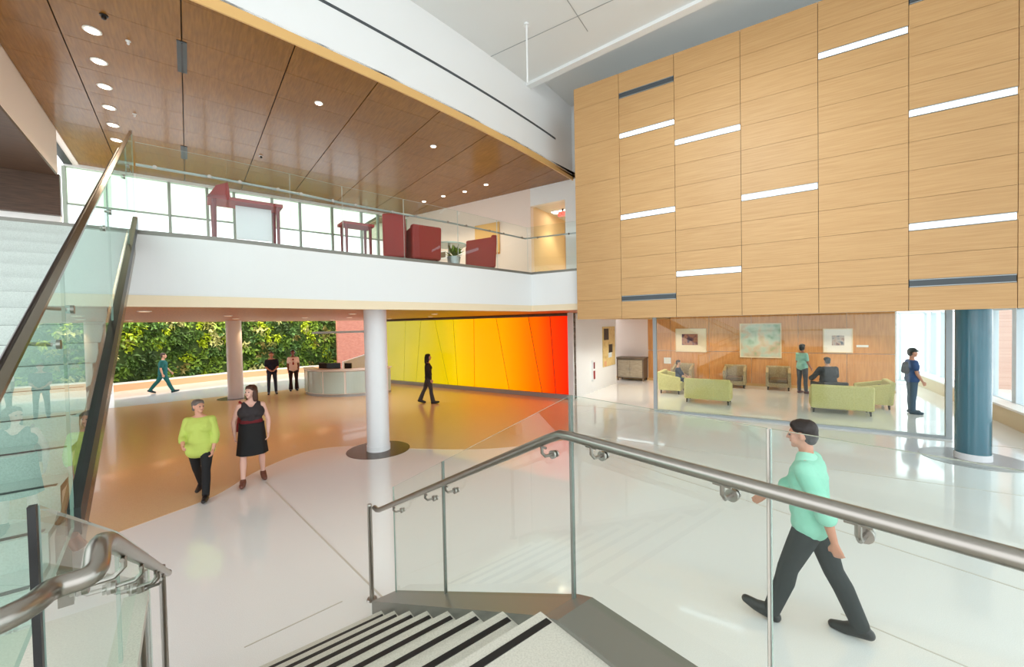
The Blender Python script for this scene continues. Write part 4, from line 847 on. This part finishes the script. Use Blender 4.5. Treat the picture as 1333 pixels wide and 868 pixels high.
def person(label, pos, head, H, legs, arms, outfit, lean=0.0, yaw=0.0, nod=0.0, seated=None, female=False, vox=0.012, wide=1.0, skin=(214, 160, 130), hair=(40, 28, 22), hairstyle='short', z_off=0.0):
    s = H / 1.75; sh = (0.165 if female else 0.185) * s * (0.5 + wide / 2)
    def T(p):                                  # torso lean
        y, z = p[1], p[2]; return Vector((p[0], y * math.cos(lean) + z * math.sin(lean), z * math.cos(lean) - y * math.sin(lean)))
    nb = T((0, -0.005 * s, 0.52 * s)); hc = T((0, 0.02 * s, 0.70 * s))
    def Hd(x, y, z, k=1.0):                     # head space around the head centre
        v = Vector((x * s, y * s, z * s)); v = Matrix.Rotation(nod, 3, 'X') @ v; v = Matrix.Rotation(yaw, 3, 'Z') @ v; return hc + v
    dirv = lambda a, out=0.0: Vector((out, math.sin(a), -math.cos(a))).normalized()
    B, TR, SHO, TOP, SL = [], [], [[], []], [], []
    hipw = 0.092 * s * (1.06 if female else 1.0); J = {}; lows = []
    for i, sd in enumerate((-1, 1)):
        a, kb, fp = legs[i][:3]; sp = legs[i][3] if len(legs[i]) > 3 else 0.03
        hp = Vector((sd * hipw, 0, -0.01 * s)); kn = hp + dirv(a, sd * sp) * 0.43 * s; an = kn + dirv(a - kb, sd * sp * .4) * 0.42 * s
        f = Vector((sd * 0.12, math.cos(fp), math.sin(fp))).normalized(); dn = Vector((0, math.sin(fp), -math.cos(fp)))
        heel = an - f * 0.045 * s + dn * 0.045 * s; ball = an + f * 0.11 * s + dn * 0.055 * s; toe = an + f * 0.165 * s + dn * 0.058 * s
        J[i] = (hp, kn, an, heel, ball, toe); lows += [heel.z - 0.04 * s, toe.z - 0.034 * s]
        k = 1.08 if female else 1.0; cm = kn.lerp(an, .3) + Vector((0, -0.012 * s, 0))
        leg = [(hp, .083 * s * k * wide, hp.lerp(kn, .5), .07 * s * k), (hp.lerp(kn, .5), .07 * s * k, kn, .052 * s), (kn, .051 * s, cm, .055 * s), (cm, .055 * s, an, .034 * s), (an, .036 * s, heel, .032 * s), (an, .036 * s, ball, .03 * s), (heel, .032 * s, ball, .035 * s), (ball + Vector((-.018 * s, 0, 0)), .028 * s, toe + Vector((-.015 * s, 0, 0)), .02 * s), (ball + Vector((.018 * s, 0, 0)), .028 * s, toe + Vector((.015 * s, 0, 0)), .02 * s)]
        B += leg
        fl = outfit.get('flare', 0.0) * s
        TR += [(hp, .095 * s * k * wide, hp.lerp(kn, .5), .082 * s * k), (hp.lerp(kn, .5), .082 * s * k, kn, .066 * s), (kn, .066 * s, cm, .066 * s), (cm, .066 * s, an - (an - kn).normalized() * .005 * s, .056 * s + fl)]
        bg_ = outfit.get('baggy', 1.0)
        if bg_ != 1: TR[-4:] = [(a_, r_ * bg_, b_, q_ * bg_) for a_, r_, b_, q_ in TR[-4:]]
        SHO[i] += [(heel, .044 * s, ball, .048 * s), (ball, .048 * s, toe + f * 0.02 * s, .036 * s), (an + dn * .01 * s, .05 * s, heel, .044 * s), (an + dn * .005 * s, .05 * s, ball, .044 * s)]
    dz = -min(lows) if seated is None else seated
    # torso
    w1 = 0.105 * s * wide; pel = [(T((-.075 * s, 0, .0)), w1 * .98, T((.075 * s, 0, .0)), w1 * .98), (T((-.06 * s, 0.005, .1 * s)), w1 * .98, T((.06 * s, .005, .1 * s)), w1 * .98)]
    tor = [(T((-.05 * s, .005, .18 * s)), w1 * (.9 if female else 1), T((.05 * s, .005, .18 * s)), w1 * (.9 if female else 1)), (T((-.08 * s, 0, .34 * s)), .105 * s * wide, T((.08 * s, 0, .34 * s)), .105 * s * wide), (T((-.085 * s * wide, -.01, .42 * s)), .085 * s, T((.085 * s * wide, -.01, .42 * s)), .085 * s), (T((0, 0, .1 * s)), w1, T((0, 0, .36 * s)), .11 * s * wide), (T((-sh * .8, -.01, .455 * s)), .052 * s, nb, .055 * s), (T((sh * .8, -.01, .455 * s)), .052 * s, nb, .055 * s)]
    if female: tor += [(T((-.07 * s, .07 * s, .33 * s)), .062 * s, T((-.06 * s, .03 * s, .4 * s)), .05 * s), (T((.07 * s, .07 * s, .33 * s)), .062 * s, T((.06 * s, .03 * s, .4 * s)), .05 * s)]
    B += pel + tor + [(nb - Vector((0, 0, .03 * s)), .056 * s, Hd(0, -.02, -.06), .05 * s)]
    # head with face
    B += [(Hd(0, -.025, .035), .078 * s, Hd(0, .0, .035), .074 * s), (Hd(0, -.01, .0), .075 * s, Hd(0, .02, -.045), .052 * s), (Hd(-.022, .045, -.045), .036 * s, Hd(.022, .045, -.045), .036 * s), (Hd(0, .062, -.085), .024 * s, Hd(0, .045, -.07), .04 * s), (Hd(0, .083, .02), .009 * s, Hd(0, .1, -.022), .0135 * s), (Hd(-.03, .06, .03), .022 * s, Hd(.03, .06, .03), .022 * s), (Hd(-.04, .055, -.012), .02 * s, Hd(.04, .055, -.012), .02 * s), (Hd(-.078, -.01, .02), .016 * s, Hd(-.076, -.005, -.02), .012 * s), (Hd(.078, -.01, .02), .016 * s, Hd(.076, -.005, -.02), .012 * s), (Hd(-.014, .074, -.048), .011 * s, Hd(.014, .074, -.048), .011 * s)]
    # arms and hands
    AR = []
    for i, sd in enumerate((-1, 1)):
        sw, eb, ab = arms[i][:3]; inw = arms[i][3] if len(arms[i]) > 3 else 0.05
        S = T((sd * sh, -.01 * s, .455 * s)); ud = Vector((sd * math.sin(ab), math.sin(sw) * math.cos(ab), -math.cos(sw) * math.cos(ab))); E_ = S + ud * .29 * s
        fd = Vector((-sd * inw, math.sin(sw + eb), -math.cos(sw + eb))).normalized(); W_ = E_ + fd * .245 * s
        B += [(S, .05 * s, E_, .039 * s), (E_, .039 * s, E_.lerp(W_, .3), .04 * s), (E_.lerp(W_, .3), .04 * s, W_, .026 * s)]
        sd_ = fd.cross(Vector((1, 0, 0))).normalized(); pn = Vector((1, 0, 0)) * -sd       # palm faces the body
        k1 = W_ + fd * .085 * s
        B += [(W_, .022 * s, k1 + sd_ * .022 * s, .015 * s), (W_, .022 * s, k1 - sd_ * .022 * s, .015 * s), (W_ + fd * .04 * s, .018 * s, k1, .016 * s)]
        for q, (o_, ln) in enumerate(((-.03, .068), (-.01, .08), (.01, .076), (.03, .06))):
            r_ = max(.0085 * s, vox * .8); b0 = k1 + sd_ * o_ * s; b1 = b0 + (fd * .8 + pn * .35).normalized() * ln * .5 * s; b2 = b1 + (fd * .45 + pn * .8).normalized() * ln * .5 * s
            B += [(b0, r_ * 1.1, b1, r_), (b1, r_, b2, r_ * .9)]
        # thumb leaves the forward side of the palm near its base
        fw = sd_ if sd_.y > 0 else -sd_
        t0 = W_ + fd * .03 * s + fw * .022 * s; t1 = t0 + (fw * .7 + fd * .6 + pn * .2).normalized() * .035 * s; t2 = t1 + (fd * .9 + fw * .25 + pn * .2).normalized() * .03 * s
        r_ = max(.01 * s, vox * .85); B += [(t0, r_ * 1.25, t1, r_), (t1, r_, t2, r_ * .85)]
        AR.append((S, E_, W_, ud, fd)); 
        sl = outfit.get('sleeve', 0.5); top_r = .062 * s * (1 + outfit.get('loose', 0) * .4)
        if sl > 0:
            e1 = S.lerp(E_, min(1, sl / 0.5)); SL.append((S, top_r, e1, top_r * .92))
            if sl > .5: SL.append((E_, top_r * .92, E_.lerp(W_, (sl - .5) / .5), .046 * s * (1 + outfit.get('loose', 0))))
    up = Vector((0, 0, dz + z_off))
    mv = lambda L_: [(Vector(a) + up, r0, Vector(b_) + up, r1) for a, r0, b_, r1 in L_]
    sm = mat('skin', srgb(*skin), 0.5)
    body = bpy.data.objects.new('person', blend('person', mv(B), vox, sm, 3)); COL.objects.link(body)
    body.location = pos; body.rotation_euler = (0, 0, math.atan2(-head.x, head.y)); tag(body, label, 'person')
    def child(nm, me): o = bpy.data.objects.new(nm, me); COL.objects.link(o); o.parent = body; return o
    lo_ = outfit.get('loose', 0)
    if 'top' in outfit:
        ex = .016 * s + .02 * lo_; tb = [(a, r0 + ex, b_, r1 + ex) for a, r0, b_, r1 in tor[:4] + tor[6:]] + [(T((-sh * .85, -.01, .45 * s)), .062 * s, nb - Vector((0, 0, .045 * s)), .058 * s), (T((sh * .85, -.01, .45 * s)), .062 * s, nb - Vector((0, 0, .045 * s)), .058 * s)]
        tb += [(a, r0 + ex + .008 * s, b_, r1 + ex + .008 * s) for a, r0, b_, r1 in (pel if outfit.get('untuck', 1) else pel[1:])]
        if outfit.get('long'): tb += [(T((-.08 * s, 0, -.07 * s)), w1 + ex, T((.08 * s, 0, -.07 * s)), w1 + ex)]
        child('shirt', blend('shirt', mv(tb + SL), vox, outfit['top'], 4))
    if 'trousers' in outfit: child('trousers', blend('trousers', mv(TR + [(a, r0 + .012 * s, b_, r1 + .012 * s) for a, r0, b_, r1 in pel]), vox, outfit['trousers'], 4))
    if 'shoes' in outfit:
        for i in (0, 1): child('shoe', blend('shoe', mv(SHO[i]), vox * .8, outfit['shoes'], 2))
    if 'extra' in outfit:
        for nm, m, cl in outfit['extra'](T, Hd, J, AR, s, nb): child(nm, loft(nm, cl, up, m) if isinstance(cl[0], list) else blend(nm, mv(cl), vox, m, 8))
    hm = mat('hair', srgb(*hair), 0.55)
    hcps = [(Hd(0, -.04, .05), .084 * s, Hd(0, -.008, .064), .072 * s), (Hd(0, -.05, -.005), .07 * s, Hd(0, -.042, .04), .083 * s), (Hd(-.03, -.065, -.04), .038 * s, Hd(.03, -.065, -.04), .038 * s), (Hd(-.03, .035, .085), .034 * s, Hd(.03, .035, .085), .034 * s), (Hd(-.052, -.03, .045), .038 * s, Hd(-.05, .018, .06), .034 * s), (Hd(.052, -.03, .045), .038 * s, Hd(.05, .018, .06), .034 * s)]
    if hairstyle == 'bob': hcps += [(Hd(-.05, -.03, -.0), .05 * s, Hd(-.055, -.035, -.06), .036 * s), (Hd(.05, -.03, -.0), .05 * s, Hd(.055, -.035, -.06), .036 * s), (Hd(0, -.06, -.02), .06 * s, Hd(0, -.06, -.07), .05 * s)]
    if hairstyle == 'long': hcps += [(Hd(-.055, -.025, .0), .05 * s, Hd(-.07, -.03, -.14), .042 * s), (Hd(.055, -.025, .0), .05 * s, Hd(.07, -.03, -.14), .042 * s), (Hd(0, -.07, 0), .07 * s, Hd(0, -.085, -.17), .06 * s), (Hd(0, -.085, -.17), .06 * s, Hd(0, -.09, -.24), .03 * s)]
    hme = blend('hair', mv(hcps), vox * .8, hm, 3); child('hair', hme)
    if vox <= 0.011:
        for sd in (-1, 1):
            mb = MB(); c_ = Hd(sd * .03, .077, .006) + up; mb.lathe(c_ - Vector((0, 0, .009 * s)), [(.002, 0), (.008 * s, .004 * s), (.0095 * s, .009 * s), (.008 * s, .014 * s), (.002, .018 * s)], M['screen'], 10); o = mb.build('eye', root=(0, 0, 0), smooth=True); o.parent = body
        c1_, c2_ = Hd(-.02, .081, -.05) + up, Hd(.02, .081, -.05) + up; mb = MB(); mb.tube([c1_, (c1_ + c2_) / 2 + Vector((0, .004, 0)), c2_], [.003 * s, .0055 * s, .003 * s], mat('lips', srgb(170, 96, 86), .5), 8); o = mb.build('mouth', root=(0, 0, 0), smooth=True); o.parent = body
    return body
def cloth(n, c, r=0.8): return mat(n, srgb(*c), r)
blk = cloth('black_cloth', (22, 22, 24)); shoe_b = mat('black_leather', srgb(18, 18, 20), 0.35)
def hd(x, y): return Vector((x, y, 0)).normalized()
def collar(T, Hd, J, AR, s, nb): return [('collar', cloth('mint_collar', (158, 216, 194)), [(nb + Vector((-.022, .004, -.014)) * s, .074 * s, nb + Vector((.022, .004, -.014)) * s, .074 * s), (nb + Vector((-.06, .0, -.045)) * s, .08 * s, nb + Vector((.06, .0, -.045)) * s, .08 * s)]), ('belt', cloth('black_belt', (16, 16, 16)), [(T((-.07 * s, .0, .015 * s)), .124 * s, T((.07 * s, .0, .015 * s)), .124 * s)])]
# 1 striding man in mint shirt (right foreground)
person('man in mint green shirt and black trousers striding past the railing', (2.52, 3.43, 0), hd(-.72, .69), 1.80, [(0.36, .08, .38), (-0.3, .12, -.12)][::1], [(-.45, .2, .12), (.5, .42, .12)],
       dict(top=cloth('mint_shirt', (146, 208, 184)), trousers=cloth('charcoal_trousers', (34, 40, 42)), shoes=shoe_b, sleeve=.62, loose=.6, baggy=1.14, extra=collar), lean=.07, nod=-.12, vox=.0095, hair=(34, 24, 20), skin=(196, 138, 112))
# 2 woman in lime shirt
person('grey haired woman in lime shirt and black trousers walking', (-5.0, 6.45, 0), hd(.35, -.94), 1.57, [(.3, .12, .12), (-.3, .3, -.25)], [(.12, .35, .22), (.2, 1.0, .2, .3)],
       dict(top=cloth('lime_shirt', (196, 214, 104)), trousers=blk, shoes=shoe_b, sleeve=.72, loose=.35, long=1), yaw=.9, vox=.0095, hair=(112, 104, 98), female=True, wide=1.16, hairstyle='short', skin=(222, 164, 138))
# 3 woman in black dress
def dress(T, Hd, J, AR, s, nb):
    bod = cloth('charcoal_bodice', (52, 46, 48)); red = cloth('dark_red_band', (110, 22, 30)); out = []
    out.append(('bodice', bod, [(T((-.08 * s, 0, .34 * s)), .137 * s, T((.08 * s, 0, .34 * s)), .137 * s), (T((-.05 * s, .005, .2 * s)), .118 * s, T((.05 * s, .005, .2 * s)), .118 * s), (T((-.08 * s, 0, .32 * s)), .122 * s, T((.08 * s, 0, .32 * s)), .122 * s), (T((-.07 * s, .07 * s, .33 * s)), .083 * s, T((-.085 * s, .05 * s, .4 * s)), .07 * s), (T((.07 * s, .07 * s, .33 * s)), .083 * s, T((.085 * s, .05 * s, .4 * s)), .07 * s)] + [q for sd in (-1, 1) for q in ((T((sd * .085 * s, .05 * s, .4 * s)), .066 * s, T((sd * .1 * s, .0, .472 * s)), .06 * s), (T((sd * .1 * s, .0, .472 * s)), .06 * s, T((sd * .1 * s, -.05 * s, .44 * s)), .06 * s), (T((sd * .1 * s, -.05 * s, .44 * s)), .06 * s, T((sd * .08 * s, -.05 * s, .36 * s)), .075 * s))] + [(T((-.1 * s, -.04, .4 * s)), .085 * s, T((.1 * s, -.04, .4 * s)), .085 * s), (T((0, .06 * s, .31 * s)), .085 * s, T((0, .03 * s, .24 * s)), .11 * s)]))
    out.append(('waistband', red, [(T((-.055 * s, .005, .155 * s)), .127 * s, T((.055 * s, .005, .155 * s)), .127 * s)]))
    rows = []
    for k in range(9):
        f = k / 8; z = (.15 - f * .56) * s; rx = (.198 + .045 * f ** 1.3) * s; ry = (.15 + .06 * f) * s; rows.append([Vector((rx * math.cos(q) * (1 + .03 * f * math.cos(8 * q)), .01 + ry * math.sin(q) * (1 + .03 * f * math.cos(8 * q)), z)) for q in [2 * math.pi * j / 48 for j in range(48)]])
    out.append(('skirt', blk, rows)); return out
bd = person('woman in black sleeveless dress with red waistband walking', (-4.56, 7.05, 0), hd(.55, -.83), 1.68, [(-.18, .06, -.1, .1), (.22, .05, .1, .1)], [(.05, .4, .3), (-.12, .15, .34)],
       dict(shoes=mat('brown_shoes', srgb(110, 66, 54), .5), extra=dress), yaw=-.75, vox=.0095, hair=(74, 44, 30), female=True, wide=1.14, hairstyle='long', skin=(232, 184, 166))
p = Vector((-4.78, 7.25, 0)); t = thing('handbag', 'red handbag hanging on the shoulder of the woman in black dress', 'bag', p + ZV * .86)
mb = MB(); v1 = hd(.83, .55); v2 = hd(-.55, .83); o_ = p + ZV * .86
mb.hexa([o_ + v1 * x + v2 * y for x, y in ((-.17, -.06), (.17, -.06), (.17, .06), (-.17, .06))], [o_ + ZV * .26 + v1 * x + v2 * y for x, y in ((-.13, -.035), (.13, -.035), (.13, .035), (-.13, .035))], M['red']); mb.build('bag_body', t, bevel=.02)
sh_ = Vector((-4.70, 6.98, 1.41)); mb = MB(); mb.tube(lerp_curve([o_ + ZV * .25 - v1 * .1, o_ + ZV * .45 - v1 * .05, sh_ + v2 * .05, sh_ + ZV * .015, sh_ - v2 * .05, o_ + ZV * .4 + v1 * .1, o_ + ZV * .25 + v1 * .1], 4), .014, M['red'], 6); mb.build('strap', t, smooth=True)
# 4 scrubs
scr = cloth('teal_scrubs', (10, 92, 88))
person('person in teal scrubs striding past the plant wall', (-15.2, 17.65, 0), hd(.76, .5), 1.78, [(-.45, .2, -.35), (.42, .05, .25)], [(.3, .3, .15), (-.15, .35, .15)], dict(top=scr, trousers=scr, shoes=mat('dark_teal_shoe', srgb(12, 50, 54), .5), sleeve=.35, loose=.6, long=1, baggy=1.15), vox=.016, lean=.05, wide=1.2, hair=(70, 48, 38))
# 5, 6 standing pair
person('person in navy top and grey blue trousers standing by the white column', (-9.93, 16.75, 0), hd(.55, -.84), 1.72, [(.0, 0, 0, .07), (.05, 0, 0, .07)], [(.25, .9, .1, .5), (.25, .9, .1, .5)], dict(top=cloth('navy_top', (22, 26, 50)), trousers=cloth('slate_trousers', (44, 56, 74)), shoes=shoe_b, sleeve=.35, loose=.3), vox=.016, hair=(60, 40, 34), skin=(190, 130, 106))
def inner(T, Hd, J, AR, s, nb): return [('red_blouse_front', cloth('crimson_blouse', (150, 24, 44)), [(T((0, .085 * s, .2 * s)), .05 * s, T((0, .085 * s, .42 * s)), .04 * s)])]
person('person in pale pink blouse and long black trousers beside the reception desk', (-9.5, 17.6, 0), hd(.5, -.86), 1.74, [(.0, 0, 0), (.02, 0, 0)], [(.1, .3, .16), (.1, .3, .16)], dict(top=cloth('pink_blouse', (244, 220, 216)), trousers=cloth('black_plum', (34, 14, 20)), shoes=shoe_b, sleeve=.3, flare=.03, extra=inner), vox=.016, hair=(40, 22, 20), female=True, hairstyle='bob', skin=(130, 78, 62))
# 7 long haired woman by rainbow wall
person('woman with long black hair walking past the rainbow glass', (-2.92, 14.02, 0), hd(.97, .18), 1.70, [(-.3, .12, -.25), (.2, .05, .15)], [(-.15, .25, .08), (.1, .2, .08)], dict(top=blk, trousers=cloth('charcoal_flares', (58, 56, 58)), shoes=shoe_b, sleeve=.95, flare=.025), vox=.014, hair=(12, 10, 12), female=True, hairstyle='long', skin=(200, 146, 118))
# waiting room people
person('boy in dark blue sitting on the lime sofa at left', tuple(A(16.2, 3.1, 0)), -dA, 1.5, [(1.45, 1.4, 0), (1.45, 1.4, 0)], [(.5, .7, .1), (.5, .7, .1)], dict(top=cloth('dark_blue_top', (44, 50, 74)), trousers=cloth('blue_trousers', (50, 58, 80)), shoes=shoe_b, sleeve=.6), seated=.5, vox=.014, hair=(60, 40, 30))
person('woman in pale mint top and grey trousers standing in the waiting room', (10.33, 14.5, 0), hd(.85, .2), 1.74, [(.0, 0, 0), (.06, .03, 0)], [(.0, .3, .08), (.15, .5, .08)], dict(top=cloth('pale_mint_top', (150, 206, 190)), trousers=cloth('slate_grey_trousers', (70, 72, 80)), shoes=mat('plum_shoe', srgb(80, 34, 40), .5), sleeve=.35), vox=.014, hair=(24, 18, 18), female=True, hairstyle='bob', skin=(176, 116, 92))
person('large man in black sitting with his back to the camera', tuple(A(16.78, -1.42, 0)), nA * .9 + dA * .4, 1.82, [(1.4, 1.35, 0, .2), (1.4, 1.35, 0, .2)], [(.5, .6, .35), (.5, .6, .35)], dict(top=blk, trousers=blk, shoes=shoe_b, sleeve=.9, loose=.8), seated=.53, vox=.014, wide=1.35, hair=(16, 14, 14), lean=.08)
def pack(T, Hd, J, AR, s, nb):
    return [('backpack', cloth('dark_backpack', (40, 38, 50)), [(T((-.06, -.14 * s, .2 * s)), .07 * s, T((-.05, -.13 * s, .4 * s)), .06 * s), (T((.06, -.14 * s, .2 * s)), .07 * s, T((.05, -.13 * s, .4 * s)), .06 * s)]), ('cap', cloth('dark_cap', (34, 40, 40)), [(Hd(0, -.03, .06), .09 * s, Hd(0, .0, .065), .085 * s), (Hd(-.04, .08, .06), .02 * s, Hd(.04, .08, .06), .02 * s), (Hd(-.035, .11, .05), .014 * s, Hd(.035, .11, .05), .014 * s)])]
person('person in navy t-shirt, jeans and dark cap with a backpack near the window', (10.95, 11.14, 0), hd(.8, -.35), 1.76, [(.03, .02, 0, .04), (-.02, .02, 0, .04)], [(.05, .35, .1), (.1, .4, .1)], dict(top=cloth('navy_tshirt', (56, 84, 136)), trousers=cloth('blue_jeans', (74, 94, 116)), shoes=mat('grey_blue_shoe', srgb(60, 76, 90), .5), sleeve=.3, loose=.4, extra=pack), vox=.013, hair=(40, 28, 24), skin=(206, 146, 120))
